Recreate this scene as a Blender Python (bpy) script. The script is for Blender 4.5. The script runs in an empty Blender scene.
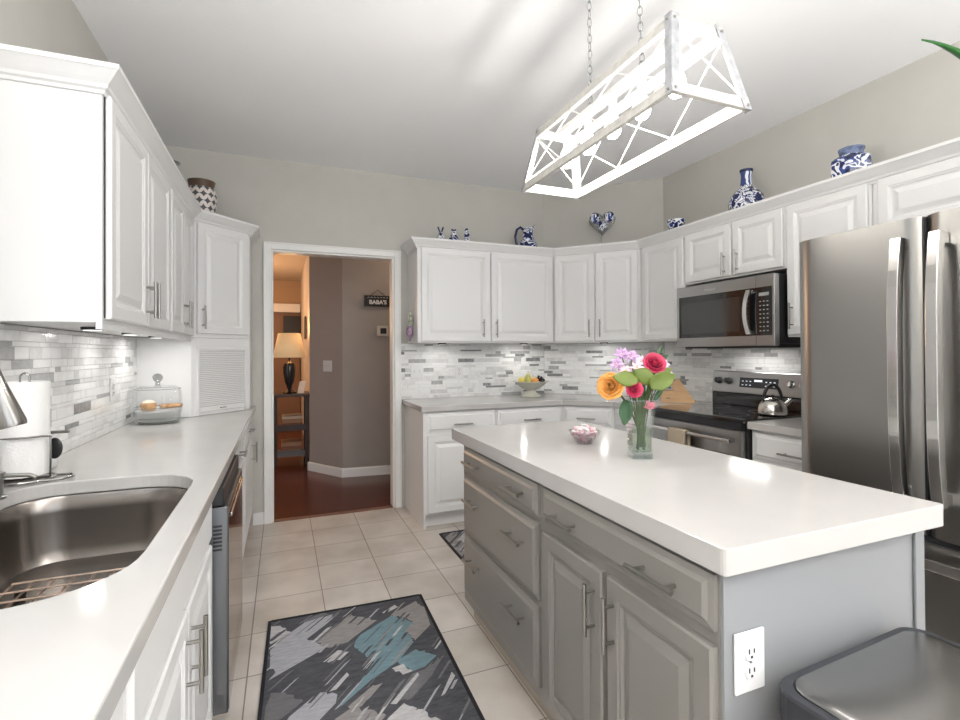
import bpy, bmesh, math, random
from mathutils import Vector, Matrix
random.seed(7)
PI = math.pi
scene = bpy.context.scene
COL = scene.collection

# ------------------------------------------------------------------ camera
H = 1.3133
F = Vector((0.37128061, 0.92848795, 0.00779992))
R = Vector((0.92851658, -0.37124082, -0.00609978))
U = -Vector((-0.00276792, 0.00950708, -0.99995098))
cam = bpy.data.cameras.new('camera')
cam.sensor_width = 36.0
cam.lens = 493.45 * 36.0 / 960.0
cam.shift_y = -11.9 / 960.0
cam.clip_start = 0.02
camo = bpy.data.objects.new('camera', cam)
COL.objects.link(camo)
M = Matrix((( R.x, U.x, -F.x, 0), (R.y, U.y, -F.y, 0), (R.z, U.z, -F.z, H), (0, 0, 0, 1)))
camo.matrix_world = M
scene.camera = camo

# ------------------------------------------------------------------ world, light, exposure
w = bpy.data.worlds.new('world'); scene.world = w
w.use_nodes = True
bg = w.node_tree.nodes['Background']
bg.inputs[0].default_value = (0.80, 0.90, 1.0, 1)
bg.inputs[1].default_value = 1.0
scene.view_settings.view_transform = 'Standard'
scene.view_settings.look = 'None'
scene.view_settings.gamma = 1.0
scene.view_settings.exposure = 0.33

def area(name, loc, rot, sx, sy, power, col):
    l = bpy.data.lights.new(name, 'AREA'); l.shape = 'RECTANGLE'
    l.size = sx; l.size_y = sy; l.energy = power; l.color = col
    o = bpy.data.objects.new(name, l); COL.objects.link(o)
    o.location = loc; o.rotation_euler = rot
    return o
# daylight through the patio opening behind the camera, through the window over the sink
# and through the wide window on the right side of the dining end
area('patio_daylight', (1.0, -3.02, 1.25), (PI/2, 0, 0), 3.0, 2.2, 26, (0.90, 0.95, 1.0))
area('sink_window_daylight', (-0.87, 1.0, 1.65), (0, -PI/2, 0), 1.15, 1.3, 1.2, (1.0, 0.98, 0.97))
area('side_window_daylight', (3.12, -1.3, 1.5), (0, PI/2, 0), 1.6, 2.2, 17, (0.97, 0.985, 1.0))

ADDED_UPLIGHT = 102  # power of the uplights added out of view for the ceiling
def point(name, loc, power, col, r=0.03):
    l = bpy.data.lights.new(name, 'POINT'); l.energy = power; l.color = col; l.shadow_soft_size = r
    o = bpy.data.objects.new(name, l); COL.objects.link(o); o.location = loc
    return o

# ------------------------------------------------------------------ materials
def nmat(name):
    m = bpy.data.materials.new(name); m.use_nodes = True
    nt = m.node_tree
    return m, nt, nt.nodes['Principled BSDF']

def mat(name, col, rough=0.5, metal=0.0, noise=0.0, nscale=6.0, bump=0.0, bscale=60.0, spec=None,
        coat=0.0, emit=None, estr=0.0, stretch=None):
    m, nt, b = nmat(name)
    b.inputs['Base Color'].default_value = (*col, 1)
    b.inputs['Roughness'].default_value = rough
    b.inputs['Metallic'].default_value = metal
    if spec is not None: b.inputs['Specular IOR Level'].default_value = spec
    if coat: b.inputs['Coat Weight'].default_value = coat; b.inputs['Coat Roughness'].default_value = 0.08
    if emit:
        b.inputs['Emission Color'].default_value = (*emit, 1); b.inputs['Emission Strength'].default_value = estr
    tc = nt.nodes.new('ShaderNodeTexCoord')
    mp = nt.nodes.new('ShaderNodeMapping'); nt.links.new(tc.outputs['Object'], mp.inputs[0])
    if stretch: mp.inputs['Scale'].default_value = stretch
    if noise:
        n = nt.nodes.new('ShaderNodeTexNoise'); n.inputs['Scale'].default_value = nscale; n.inputs['Detail'].default_value = 5
        nt.links.new(mp.outputs[0], n.inputs['Vector'])
        r = nt.nodes.new('ShaderNodeValToRGB')
        a = tuple(max(0, c * (1 - noise)) for c in col); d = tuple(min(1, c * (1 + noise)) for c in col)
        r.color_ramp.elements[0].position = 0.3; r.color_ramp.elements[1].position = 0.7
        r.color_ramp.elements[0].color = (*a, 1); r.color_ramp.elements[1].color = (*d, 1)
        nt.links.new(n.outputs['Fac'], r.inputs[0]); nt.links.new(r.outputs[0], b.inputs['Base Color'])
    if bump:
        n = nt.nodes.new('ShaderNodeTexNoise'); n.inputs['Scale'].default_value = bscale; n.inputs['Detail'].default_value = 3
        nt.links.new(mp.outputs[0], n.inputs['Vector'])
        bp = nt.nodes.new('ShaderNodeBump'); bp.inputs['Strength'].default_value = bump; bp.inputs['Distance'].default_value = 0.01
        nt.links.new(n.outputs['Fac'], bp.inputs['Height']); nt.links.new(bp.outputs[0], b.inputs['Normal'])
    return m

def thin_glass(name, tint=(0.95, 0.97, 0.97), refl=0.5, base=0.08):
    m = bpy.data.materials.new(name); m.use_nodes = True; nt = m.node_tree
    nt.nodes.remove(nt.nodes['Principled BSDF'])
    out = nt.nodes['Material Output']
    t = nt.nodes.new('ShaderNodeBsdfTransparent'); t.inputs[0].default_value = (*tint, 1)
    g = nt.nodes.new('ShaderNodeBsdfGlossy'); g.inputs['Roughness'].default_value = 0.03
    g.inputs[0].default_value = (0.95, 0.97, 0.97, 1)
    l0 = nt.nodes.new('ShaderNodeLayerWeight'); l0.inputs[0].default_value = 0.5
    lw = nt.nodes.new('ShaderNodeMath'); lw.operation = 'POWER'; lw.inputs[1].default_value = 4.2 - 2.2 * refl
    nt.links.new(l0.outputs['Facing'], lw.inputs[0])
    mr = nt.nodes.new('ShaderNodeMapRange'); mr.inputs['To Min'].default_value = base; mr.inputs['To Max'].default_value = 0.9
    mx = nt.nodes.new('ShaderNodeMixShader')
    nt.links.new(lw.outputs[0], mr.inputs[0]); nt.links.new(mr.outputs[0], mx.inputs[0])
    nt.links.new(t.outputs[0], mx.inputs[1]); nt.links.new(g.outputs[0], mx.inputs[2])
    nt.links.new(mx.outputs[0], out.inputs[0])
    return m

def steel(name, col, rough=0.28, stretch=(1, 1, 60), amt=0.12, aniso=0.0):
    m, nt, b = nmat(name)
    b.inputs['Base Color'].default_value = (*col, 1); b.inputs['Metallic'].default_value = 1.0
    tc = nt.nodes.new('ShaderNodeTexCoord'); mp = nt.nodes.new('ShaderNodeMapping')
    nt.links.new(tc.outputs['Object'], mp.inputs[0]); mp.inputs['Scale'].default_value = stretch
    n = nt.nodes.new('ShaderNodeTexNoise'); n.inputs['Scale'].default_value = 8.0; n.inputs['Detail'].default_value = 4
    nt.links.new(mp.outputs[0], n.inputs['Vector'])
    mr = nt.nodes.new('ShaderNodeMapRange')
    mr.inputs['To Min'].default_value = rough - amt / 2; mr.inputs['To Max'].default_value = rough + amt / 2
    nt.links.new(n.outputs['Fac'], mr.inputs[0]); nt.links.new(mr.outputs[0], b.inputs['Roughness'])
    b.inputs['Anisotropic'].default_value = aniso
    return m

def ramp_mat(name, tex, scale, stops, rough=0.3, constant=True, detail=2.0, distort=0.0, coat=0.3, stretch=None):
    """procedural pattern: texture -> colour ramp"""
    m, nt, b = nmat(name)
    tc = nt.nodes.new('ShaderNodeTexCoord'); mp = nt.nodes.new('ShaderNodeMapping')
    nt.links.new(tc.outputs['Object'], mp.inputs[0])
    if stretch: mp.inputs['Scale'].default_value = stretch
    if tex == 'noise':
        n = nt.nodes.new('ShaderNodeTexNoise'); n.inputs['Detail'].default_value = detail; n.inputs['Distortion'].default_value = distort
        o = n.outputs['Fac']
    elif tex == 'voronoi':
        n = nt.nodes.new('ShaderNodeTexVoronoi'); n.feature = 'DISTANCE_TO_EDGE'; o = n.outputs['Distance']
    elif tex == 'wave':
        n = nt.nodes.new('ShaderNodeTexWave'); n.inputs['Distortion'].default_value = distort; o = n.outputs['Fac']
        n.inputs['Detail'].default_value = detail
    n.inputs['Scale'].default_value = scale
    nt.links.new(mp.outputs[0], n.inputs['Vector'])
    r = nt.nodes.new('ShaderNodeValToRGB'); cr = r.color_ramp
    if constant: cr.interpolation = 'CONSTANT'
    cr.elements[0].position = stops[0][0]; cr.elements[0].color = (*stops[0][1], 1)
    cr.elements[1].position = stops[1][0]; cr.elements[1].color = (*stops[1][1], 1)
    for p, c in stops[2:]:
        e = cr.elements.new(p); e.color = (*c, 1)
    nt.links.new(o, r.inputs[0]); nt.links.new(r.outputs[0], b.inputs['Base Color'])
    b.inputs['Roughness'].default_value = rough; b.inputs['Coat Weight'].default_value = coat
    return m

WALL = mat('greige_wall_paint', (0.53, 0.515, 0.475), 0.75, noise=0.02, bump=0.05, bscale=300)
CEIL = mat('ceiling_paint', (0.93, 0.93, 0.94), 0.85, bump=0.12, bscale=110)
TRIM = mat('white_trim_paint', (0.82, 0.81, 0.79), 0.4)
CAB = mat('white_cabinet_paint', (0.77, 0.765, 0.76), 0.36)
CABIN = mat('cabinet_shadow_gap', (0.10, 0.10, 0.10), 0.8)
GREY = mat('taupe_grey_cabinet_paint', (0.235, 0.222, 0.205), 0.33)
GREY_LIT = mat('taupe_grey_paint_window_lit', (0.255, 0.262, 0.27), 0.3)  # island paint made cooler and lighter, bluish window light put into the colour
QUARTZ = mat('white_quartz', (0.51, 0.496, 0.478), 0.12, noise=0.025, nscale=5)
NICKEL = steel('brushed_nickel', (0.34, 0.33, 0.31), 0.3, (1, 1, 1), 0.05)
STEEL = steel('stainless_steel', (0.42, 0.42, 0.415), 0.3, (60, 60, 1), 0.10)
FRIDGE = steel('fridge_stainless', (0.34, 0.333, 0.322), 0.30, (1, 1, 40), 0.02, 0.5)
FRIDGE.node_tree.nodes['Principled BSDF'].inputs['Anisotropic Rotation'].default_value = 0.25
HANDLE = steel('polished_steel', (0.66, 0.65, 0.64), 0.20, (1, 1, 30), 0.05)
DSTEEL = steel('dark_stainless', (0.30, 0.29, 0.285), 0.26, (1, 60, 1), 0.08)
SINKM = steel('sink_stainless', (0.29, 0.265, 0.245), 0.24, (1, 40, 1), 0.06)
DCHR = mat('dark_chrome_wire', (0.30, 0.29, 0.28), 0.18, 1.0)
CHROME = mat('chrome', (0.75, 0.75, 0.75), 0.08, 1.0)
BLACK = mat('black_plastic', (0.015, 0.015, 0.017), 0.35)
BGLASS = mat('black_glass', (0.012, 0.012, 0.013), 0.05, coat=0.5)
DGREY = mat('dark_grey_plastic', (0.030, 0.032, 0.038), 0.4)
LEDW = mat('display_marks', (0.6, 0.62, 0.65), 0.5, emit=(0.7, 0.8, 0.9), estr=0.5)
BULB = mat('glowing_bulb', (1, 1, 1), 0.3, emit=(1.0, 0.97, 0.92), estr=9.0)
PUCK = mat('puck_lens', (1, 1, 1), 0.3, emit=(1.0, 0.98, 0.95), estr=3.0)
WOODW = mat('whitewashed_wood', (0.62, 0.60, 0.56), 0.55, noise=0.12, nscale=4, stretch=(1, 12, 12))
WIREW = mat('white_wire', (0.80, 0.80, 0.79), 0.4)
GALV = mat('galvanised_strap', (0.50, 0.51, 0.53), 0.42, 0.7, noise=0.2, nscale=30)
CHAIN = mat('grey_chain', (0.33, 0.33, 0.33), 0.45, 0.7)
PAPER = mat('paper_towel', (0.83, 0.82, 0.80), 0.9, bump=0.2, bscale=150)
PLATE = mat('white_plate_plastic', (0.72, 0.72, 0.72), 0.3)
BLUEW = ramp_mat('blue_and_white_glaze', 'noise', 22, [(0.0, (0.012, 0.02, 0.10)), (0.47, (0.80, 0.82, 0.85)), (0.56, (0.03, 0.05, 0.20)), (0.62, (0.78, 0.80, 0.84))], 0.15, True, 2, 1.2)
BLUEW2 = ramp_mat('blue_floral_glaze', 'noise', 15, [(0.0, (0.01, 0.015, 0.07)), (0.43, (0.03, 0.07, 0.28)), (0.49, (0.82, 0.83, 0.86)), (0.60, (0.02, 0.04, 0.15))], 0.15, True, 1, 1.5)
NAVY = mat('navy_glaze', (0.015, 0.02, 0.08), 0.15)
GLASS = thin_glass('clear_glass', (0.975, 0.98, 0.978), base=0.025)
GLASSE = thin_glass('glass_edge', (0.64, 0.65, 0.65), 0.6, 0.15)
CRYST = thin_glass('cut_crystal', (0.86, 0.82, 0.83), 0.6, 0.04)
WATER = thin_glass('vase_water', (0.80, 0.86, 0.76), 0.1, 0.01)

# marble mosaic colours
T0 = mat('mosaic_white_glass', (0.84, 0.84, 0.83), 0.15)
T1 = ramp_mat('mosaic_white_marble', 'noise', 9, [(0.0, (0.55, 0.55, 0.55)), (0.42, (0.74, 0.735, 0.725)), (0.6, (0.80, 0.80, 0.79))], 0.3, False, 6, 1.5, 0.1)
T2 = ramp_mat('mosaic_grey_marble', 'noise', 12, [(0.0, (0.48, 0.48, 0.48)), (0.5, (0.64, 0.635, 0.63)), (0.7, (0.72, 0.715, 0.70))], 0.3, False, 6, 1.5, 0.1)
T3 = mat('mosaic_grey_glass', (0.42, 0.42, 0.42), 0.2, noise=0.12, nscale=40)
T4 = mat('mosaic_dark_grey_glass', (0.25, 0.25, 0.255), 0.18, noise=0.3, nscale=60)
GROUT = mat('mosaic_grout', (0.62, 0.615, 0.60), 0.8)

def floor_tile_mat():
    m, nt, b = nmat('beige_floor_tile')
    tc = nt.nodes.new('ShaderNodeTexCoord'); mp = nt.nodes.new('ShaderNodeMapping')
    nt.links.new(tc.outputs['Object'], mp.inputs[0])
    mp.inputs['Location'].default_value = (0.138 + 0.336 * 20, -3.206 + 0.328 * 40, 0)
    br = nt.nodes.new('ShaderNodeTexBrick'); br.offset = 0.0; br.squash = 1.0
    br.inputs['Color1'].default_value = (0.60, 0.565, 0.52, 1); br.inputs['Color2'].default_value = (0.67, 0.635, 0.595, 1)
    br.inputs['Mortar'].default_value = (0.24, 0.21, 0.185, 1)
    br.inputs['Scale'].default_value = 1.0; br.inputs['Mortar Size'].default_value = 0.0028
    br.inputs['Mortar Smooth'].default_value = 0.2
    br.inputs['Brick Width'].default_value = 0.336; br.inputs['Row Height'].default_value = 0.328
    nt.links.new(mp.outputs[0], br.inputs['Vector'])
    n = nt.nodes.new('ShaderNodeTexNoise'); n.inputs['Scale'].default_value = 3.2; n.inputs['Detail'].default_value = 6
    nt.links.new(tc.outputs['Object'], n.inputs['Vector'])
    r = nt.nodes.new('ShaderNodeValToRGB'); r.color_ramp.elements[0].position = 0.3; r.color_ramp.elements[1].position = 0.65
    r.color_ramp.elements[0].color = (0.78, 0.74, 0.70, 1); r.color_ramp.elements[1].color = (1.08, 1.06, 1.05, 1)
    nt.links.new(n.outputs['Fac'], r.inputs[0])
    mx = nt.nodes.new('ShaderNodeMix'); mx.data_type = 'RGBA'; mx.blend_type = 'MULTIPLY'; mx.inputs[0].default_value = 1.0
    nt.links.new(br.outputs['Color'], mx.inputs[6]); nt.links.new(r.outputs[0], mx.inputs[7])
    nt.links.new(mx.outputs[2], b.inputs['Base Color'])
    b.inputs['Roughness'].default_value = 0.34
    bp = nt.nodes.new('ShaderNodeBump'); bp.inputs['Strength'].default_value = 0.4; bp.inputs['Distance'].default_value = 0.003; bp.invert = True
    nt.links.new(br.outputs['Fac'], bp.inputs['Height']); nt.links.new(bp.outputs[0], b.inputs['Normal'])
    return m
FLOOR = floor_tile_mat()

def wood_floor_mat():
    m, nt, b = nmat('dark_red_wood_floor')
    tc = nt.nodes.new('ShaderNodeTexCoord'); mp = nt.nodes.new('ShaderNodeMapping')
    nt.links.new(tc.outputs['Object'], mp.inputs[0])
    br = nt.nodes.new('ShaderNodeTexBrick')
    br.inputs['Color1'].default_value = (0.070, 0.016, 0.007, 1); br.inputs['Color2'].default_value = (0.12, 0.03, 0.013, 1)
    br.inputs['Mortar'].default_value = (0.025, 0.007, 0.004, 1)
    br.inputs['Scale'].default_value = 1.0; br.inputs['Mortar Size'].default_value = 0.0015
    br.inputs['Brick Width'].default_value = 1.3; br.inputs['Row Height'].default_value = 0.12
    nt.links.new(mp.outputs[0], br.inputs['Vector'])
    n = nt.nodes.new('ShaderNodeTexNoise'); n.inputs['Scale'].default_value = 4; n.inputs['Detail'].default_value = 6
    mp2 = nt.nodes.new('ShaderNodeMapping'); mp2.inputs['Scale'].default_value = (1, 6, 1)
    nt.links.new(tc.outputs['Object'], mp2.inputs[0]); nt.links.new(mp2.outputs[0], n.inputs['Vector'])
    r = nt.nodes.new('ShaderNodeValToRGB'); r.color_ramp.elements[0].color = (0.5, 0.45, 0.45, 1); r.color_ramp.elements[1].color = (1.5, 1.4, 1.4, 1)
    nt.links.new(n.outputs['Fac'], r.inputs[0])
    mx = nt.nodes.new('ShaderNodeMix'); mx.data_type = 'RGBA'; mx.blend_type = 'MULTIPLY'; mx.inputs[0].default_value = 1.0
    nt.links.new(br.outputs['Color'], mx.inputs[6]); nt.links.new(r.outputs[0], mx.inputs[7])
    nt.links.new(mx.outputs[2], b.inputs['Base Color']); b.inputs['Roughness'].default_value = 0.22
    return m
WFLOOR = wood_floor_mat()

# ------------------------------------------------------------------ mesh helpers
class MB:
    """collects shapes, builds ONE mesh object"""
    def __init__(s): s.v = []; s.f = []; s.m = []; s.s = []
    def add(s, vs, fs, mi=0, smooth=False):
        o = len(s.v); s.v += [tuple(v) for v in vs]
        for f in fs: s.f.append([o + i for i in f]); s.m.append(mi); s.s.append(smooth)
        return s
    def box(s, x0, x1, y0, y1, z0, z1, mi=0):
        vs = [(x, y, z) for z in (z0, z1) for y in (y0, y1) for x in (x0, x1)]
        return s.add(vs, [(0, 2, 3, 1), (4, 5, 7, 6), (0, 1, 5, 4), (2, 6, 7, 3), (0, 4, 6, 2), (1, 3, 7, 5)], mi)
    def prism(s, poly, z0, z1, mi=0):
        n = len(poly)
        vs = [(x, y, z0) for x, y in poly] + [(x, y, z1) for x, y in poly]
        fs = [tuple(range(n - 1, -1, -1)), tuple(range(n, 2 * n))] + [(i, (i + 1) % n, n + (i + 1) % n, n + i) for i in range(n)]
        return s.add(vs, fs, mi)
    def rings(s, rings, cap0=True, cap1=True, mi=0, smooth=False, closed=True):
        n = len(rings[0]); vs = [p for r in rings for p in r]; fs = []
        for k in range(len(rings) - 1):
            for i in range(n if closed else n - 1):
                j = (i + 1) % n
                fs.append((k * n + i, k * n + j, (k + 1) * n + j, (k + 1) * n + i))
        s.add(vs, fs, mi, smooth)
        if cap0: s.add(rings[0], [tuple(range(n - 1, -1, -1))], mi)
        if cap1: s.add(rings[-1], [tuple(range(n))], mi)
        return s
    def tube(s, pts, r, n=10, mi=0, caps=True, rad=None):
        pts = [Vector(p) for p in pts]; rs = []
        prev = None
        for i, p in enumerate(pts):
            d = (pts[min(i + 1, len(pts) - 1)] - pts[max(i - 1, 0)]).normalized()
            if prev is None:
                a = Vector((0, 0, 1)) if abs(d.z) < 0.9 else Vector((1, 0, 0))
                u = d.cross(a).normalized()
            else:
                u = (prev - d * prev.dot(d)).normalized()
            prev = u; v = d.cross(u)
            rr = rad[i] if rad else r
            rs.append([tuple(p + (u * math.cos(t) + v * math.sin(t)) * rr) for t in [2 * PI * k / n for k in range(n)]])
        return s.rings(rs, caps, caps, mi, True)
    def lathe(s, prof, c=(0, 0, 0), n=28, mi=0, caps=True, sx=1.0, sy=1.0, rot=0.0):
        rs = [[(c[0] + r * sx * math.cos(2 * PI * k / n + rot), c[1] + r * sy * math.sin(2 * PI * k / n + rot), c[2] + z) for k in range(n)] for r, z in prof]
        return s.rings(rs, caps, caps, mi, True)
    def ball(s, c, r, n=16, mi=0, sz=1.0):
        prof = [(max(1e-4, r * math.sin(PI * k / n)), -r * sz * math.cos(PI * k / n)) for k in range(n + 1)]
        return s.lathe(prof, c, n, mi)
    def build(s, name, mats, parent=None, bevel=0.0, loc=None, segs=2, merge=False, solid=0.0, sub=0):
        me = bpy.data.meshes.new(name); me.from_pydata(s.v, [], s.f)
        if not isinstance(mats, (list, tuple)): mats = [mats]
        for m in mats: me.materials.append(m)
        for p, mi, sm in zip(me.polygons, s.m, s.s): p.material_index = mi; p.use_smooth = sm
        bm = bmesh.new(); bm.from_mesh(me)
        if merge: bmesh.ops.remove_doubles(bm, verts=bm.verts, dist=1e-5)
        bmesh.ops.recalc_face_normals(bm, faces=bm.faces)
        for e in bm.edges:
            if len(e.link_faces) == 2 and e.calc_face_angle(0) > 0.75: e.smooth = False
        bm.to_mesh(me); bm.free()
        me.update()
        o = bpy.data.objects.new(name, me); COL.objects.link(o)
        if loc:
            o.location = loc
        if parent: o.parent = parent
        if solid:
            md = o.modifiers.new('solid', 'SOLIDIFY'); md.thickness = solid; md.offset = 0
        if sub:
            md = o.modifiers.new('sub', 'SUBSURF'); md.levels = sub; md.render_levels = sub
        if bevel:
            md = o.modifiers.new('bevel', 'BEVEL'); md.width = bevel; md.segments = segs; md.limit_method = 'ANGLE'; md.angle_limit = 0.7
        return o

def tag(o, label, cat, group=None):
    o['label'] = label; o['category'] = cat
    if group: o['group'] = group
    return o
def plabel(o, label): o['label'] = label; return o
def struct(o): o['kind'] = 'structure'; return o
def thing(name, label, cat, loc=(0, 0, 0), deg=0.0, group=None):
    o = bpy.data.objects.new(name, None); COL.objects.link(o); o.empty_display_size = 0.05
    o.location = loc; o.rotation_euler = (0, 0, math.radians(deg))
    return tag(o, label, cat, group)

def text_obj(name, txt, size, mat_, parent, loc, rot, extrude=0.0006, bold=0.0, sx=1.0):
    cu = bpy.data.curves.new(name, 'FONT'); cu.body = txt; cu.size = size; cu.extrude = extrude; cu.offset = bold
    cu.align_x = 'CENTER'; cu.align_y = 'CENTER'
    t = bpy.data.objects.new('tmp', cu); COL.objects.link(t)
    bpy.context.view_layer.update()
    me = bpy.data.meshes.new_from_object(t.evaluated_get(bpy.context.evaluated_depsgraph_get()))
    bpy.data.objects.remove(t)
    me.materials.clear(); me.materials.append(mat_)
    o = bpy.data.objects.new(name, me); COL.objects.link(o)
    o.parent = parent; o.location = loc; o.rotation_euler = rot; o.scale = (sx, 1, 1)
    return o

def sweep(path, prof, closed=False):
    """sweep profile (out, z) along an XY path with mitred corners; 'out' is to the right of travel"""
    P = [Vector(p) for p in path]; rings = []
    n = len(P)
    for i, p in enumerate(P):
        d0 = (P[i] - P[i - 1]).normalized() if i > 0 else (P[1] - P[0]).normalized()
        d1 = (P[i + 1] - P[i]).normalized() if i < n - 1 else d0
        n0 = Vector((d0.y, -d0.x)); n1 = Vector((d1.y, -d1.x))
        m = (n0 + n1); m = m / m.dot(n0) if m.length > 1e-6 else n0
        rings.append([(p.x + m.x * o, p.y + m.y * o, z) for o, z in prof])
    mb = MB(); mb.rings(rings)
    return mb

# ------------------------------------------------------------------ setting
XL, XR, YW, YB, ZC = -0.83, 3.087, 4.16, -3.1, 2.825
WT = 0.12
def wall_with_hole(name, axis, pos, thick, a0, a1, z0, z1, holes, m):
    """wall slab; axis 'x' = plane x=pos spanning y, axis 'y' = plane y=pos spanning x"""
    mb = MB()
    def seg(p0, p1, q0, q1):
        if p1 - p0 < 1e-4 or q1 - q0 < 1e-4: return
        lo, hi = min(pos, pos + thick), max(pos, pos + thick)
        if axis == 'x': mb.box(lo, hi, p0, p1, q0, q1)
        else: mb.box(p0, p1, lo, hi, q0, q1)
    cur = a0
    for h0, h1, g0, g1 in holes:
        seg(cur, h0, z0, z1); seg(h0, h1, z0, g0); seg(h0, h1, g1, z1); cur = h1
    seg(cur, a1, z0, z1)
    return struct(mb.build(name, m))

struct(MB().box(XL - WT, XR + WT, YB - WT, YW + 0.03, -0.06, 0).build('floor', FLOOR))
struct(MB().box(XL - WT, XR + WT, YB - WT, YW + WT, ZC, ZC + 0.06).build('ceiling', CEIL))
wall_with_hole('wall_left', 'x', XL, -WT, YB, YW + WT, 0, ZC, [(0.42, 1.58, 1.08, 2.22)], WALL)
wall_with_hole('wall_right', 'x', XR, WT, YB, YW + WT, 0, ZC, [(-2.4, -0.2, 0.7, 2.3)], WALL)
wall_with_hole('wall_back', 'y', YW, WT, XL, XR, 0, ZC, [(-0.082, 0.880, 0.0, 2.122)], WALL)
wall_with_hole('wall_front', 'y', YB, -WT, XL - WT, XR + WT, 0, ZC, [(-0.5, 2.5, 0.1, 2.3)], WALL)
struct(MB().prism([(2.32, YW), (XR, 3.393), (XR, YW)], 0, ZC).build('wall_corner', WALL))
# window over the sink, side window, patio door frames (outside the photo's view)
def frame_x(name, x, y0, y1, z0, z1, mull):
    mb = MB(); t = 0.05
    mb.box(x - t, x + t, y0, y0 + t, z0, z1).box(x - t, x + t, y1 - t, y1, z0, z1)
    mb.box(x - t, x + t, y0 + t, y1 - t, z0, z0 + t).box(x - t, x + t, y0 + t, y1 - t, z1 - t, z1)
    for k in range(1, mull + 1):
        yy = y0 + (y1 - y0) * k / (mull + 1); mb.box(x - 0.02, x + 0.02, yy - 0.02, yy + 0.02, z0 + t, z1 - t)
    return struct(mb.build(name, TRIM, bevel=0.003))
frame_x('window_1', XL - 0.06 + 0.012, 0.42, 1.58, 1.08, 2.22, 1)
frame_x('window_2', XR + 0.06, -2.4, -0.2, 0.7, 2.3, 2)
mb = MB(); 
for a, b in ((-0.5, -0.44), (0.97, 1.03), (2.44, 2.5)): mb.box(a, b, YB - 0.08, YB - 0.03, 0.1, 2.3)
mb.box(-0.44, 2.44, YB - 0.08, YB - 0.03, 0.1, 0.16).box(-0.44, 2.44, YB - 0.08, YB - 0.03, 2.24, 2.3)
struct(mb.build('door_1', TRIM, bevel=0.003))

# doorway casing (kitchen side) and jamb lining
def casing(name, xa, xb, ztop, wd):
    prof = [(0, 0), (0.010, 0), (0.018, -wd * 0.35), (0.018, -wd), (0, -wd)]
    mb = MB()
    mb.box(xa - wd, xa, YW - 0.018, YW, 0, ztop + wd).box(xb, xb + wd, YW - 0.018, YW, 0, ztop + wd)
    mb.box(xa, xb, YW - 0.018, YW, ztop, ztop + wd)
    mb.box(xa - wd, xa - wd + 0.012, YW - 0.024, YW - 0.018, 0, ztop + wd).box(xb + wd - 0.012, xb + wd, YW - 0.024, YW - 0.018, 0, ztop + wd)
    mb.box(xa - wd + 0.012, xb + wd - 0.012, YW - 0.024, YW - 0.018, ztop + wd - 0.012, ztop + wd)
    mb.box(xa, xa + 0.015, YW, YW + WT, 0, ztop).box(xb - 0.015, xb, YW, YW + WT, 0, ztop).box(xa + 0.015, xb - 0.015, YW, YW + WT, ztop - 0.015, ztop)
    return struct(mb.build(name, TRIM, bevel=0.003))
casing('trim_1', -0.082, 0.880, 2.122, 0.054)
struct(MB().box(-0.066, 0.864, YW + 0.0, YW + 0.05, 0.0, 0.008).build('trim_2', mat('wood_threshold', (0.20, 0.085, 0.05), 0.35), bevel=0.003))
struct(MB().box(-0.215, -0.136, YW - 0.014, YW, 0, 0.09).build('baseboard_back', TRIM, bevel=0.004))

# hallway and room beyond the doorway
WALLH = mat('hall_taupe_paint', (0.36, 0.32, 0.29), 0.7, noise=0.02)
WARMW = mat('far_room_tan_paint', (0.46, 0.31, 0.19), 0.7)
struct(MB().box(-2.6, 2.3, YW + 0.03, 9.6, -0.06, 0).build('floor_hall', WFLOOR))
struct(MB().box(-2.6, 2.3, YW + WT, 9.6, 2.6, 2.66).build('ceiling_hall', mat('hall_ceiling_paint', (0.62, 0.52, 0.42), 0.8)))
struct(MB().prism([(0.588, 5.395), (1.15, 5.34), (1.9, 5.34), (1.9, 5.9), (0.30, 5.9), (0.28, 5.87)], 0, 2.6).build('wall_hall_corner', WALLH))
struct(MB().box(1.9, 2.0, YW + WT, 5.9, 0, 2.6).build('wall_hall_right', WALLH))
struct(MB().box(0.30, 0.40, 5.9, 9.4, 0, 2.6).build('wall_hall_side', mat('pale_hall_paint', (0.62, 0.54, 0.47), 0.7)))
struct(MB().box(-2.6, 0.4, 9.4, 9.5, 0, 2.6).build('wall_far', WARMW))
struct(MB().box(-2.6, -2.5, YW + WT, 9.4, 0, 2.6).build('wall_hall_left', WARMW))
struct(sweep([(0.30, 5.95), (0.27, 5.865), (0.583, 5.382), (1.15, 5.325), (1.9, 5.325)], [(0, 0), (-0.0, 0), (0.014, 0), (0.014, 0.08), (0.008, 0.095), (0, 0.095)]).build('baseboard_hall', TRIM))
# lamp, table, mantel in the far room
SHIP = ramp_mat('wood_planks', 'wave', 2.2, [(0.0, (0.25, 0.14, 0.08)), (0.06, (0.52, 0.33, 0.21)), (0.5, (0.58, 0.39, 0.26)), (1.0, (0.50, 0.31, 0.20))], 0.5, False, 1, 0.3, 0, (0, 0, 1))
t = thing('fireplace_mantel', 'white mantel shelf over brown plank surround in the far room beyond the lamp', 'fireplace mantel', (-0.3, 9.38, 0))
MB().box(-1.0, 0.58, -0.06, 0, 0.0, 2.02).build('plank_surround', SHIP, t)
MB().box(-1.05, 0.59, -0.22, 0, 2.02, 2.17).build('mantel_shelf', TRIM, t, bevel=0.01)
t = thing('picture_frame', 'small dark framed picture leaning above the lamp in the far room', 'picture frame', (0.15, 9.22, 1.62))
MB().box(-0.14, 0.14, -0.02, 0.02, 0, 0.34).build('frame', BLACK, t, bevel=0.006)
t = thing('wall_picture', 'narrow dark picture on the pale hall side wall past the corner', 'picture', (0.29, 7.0, 1.5))
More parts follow.
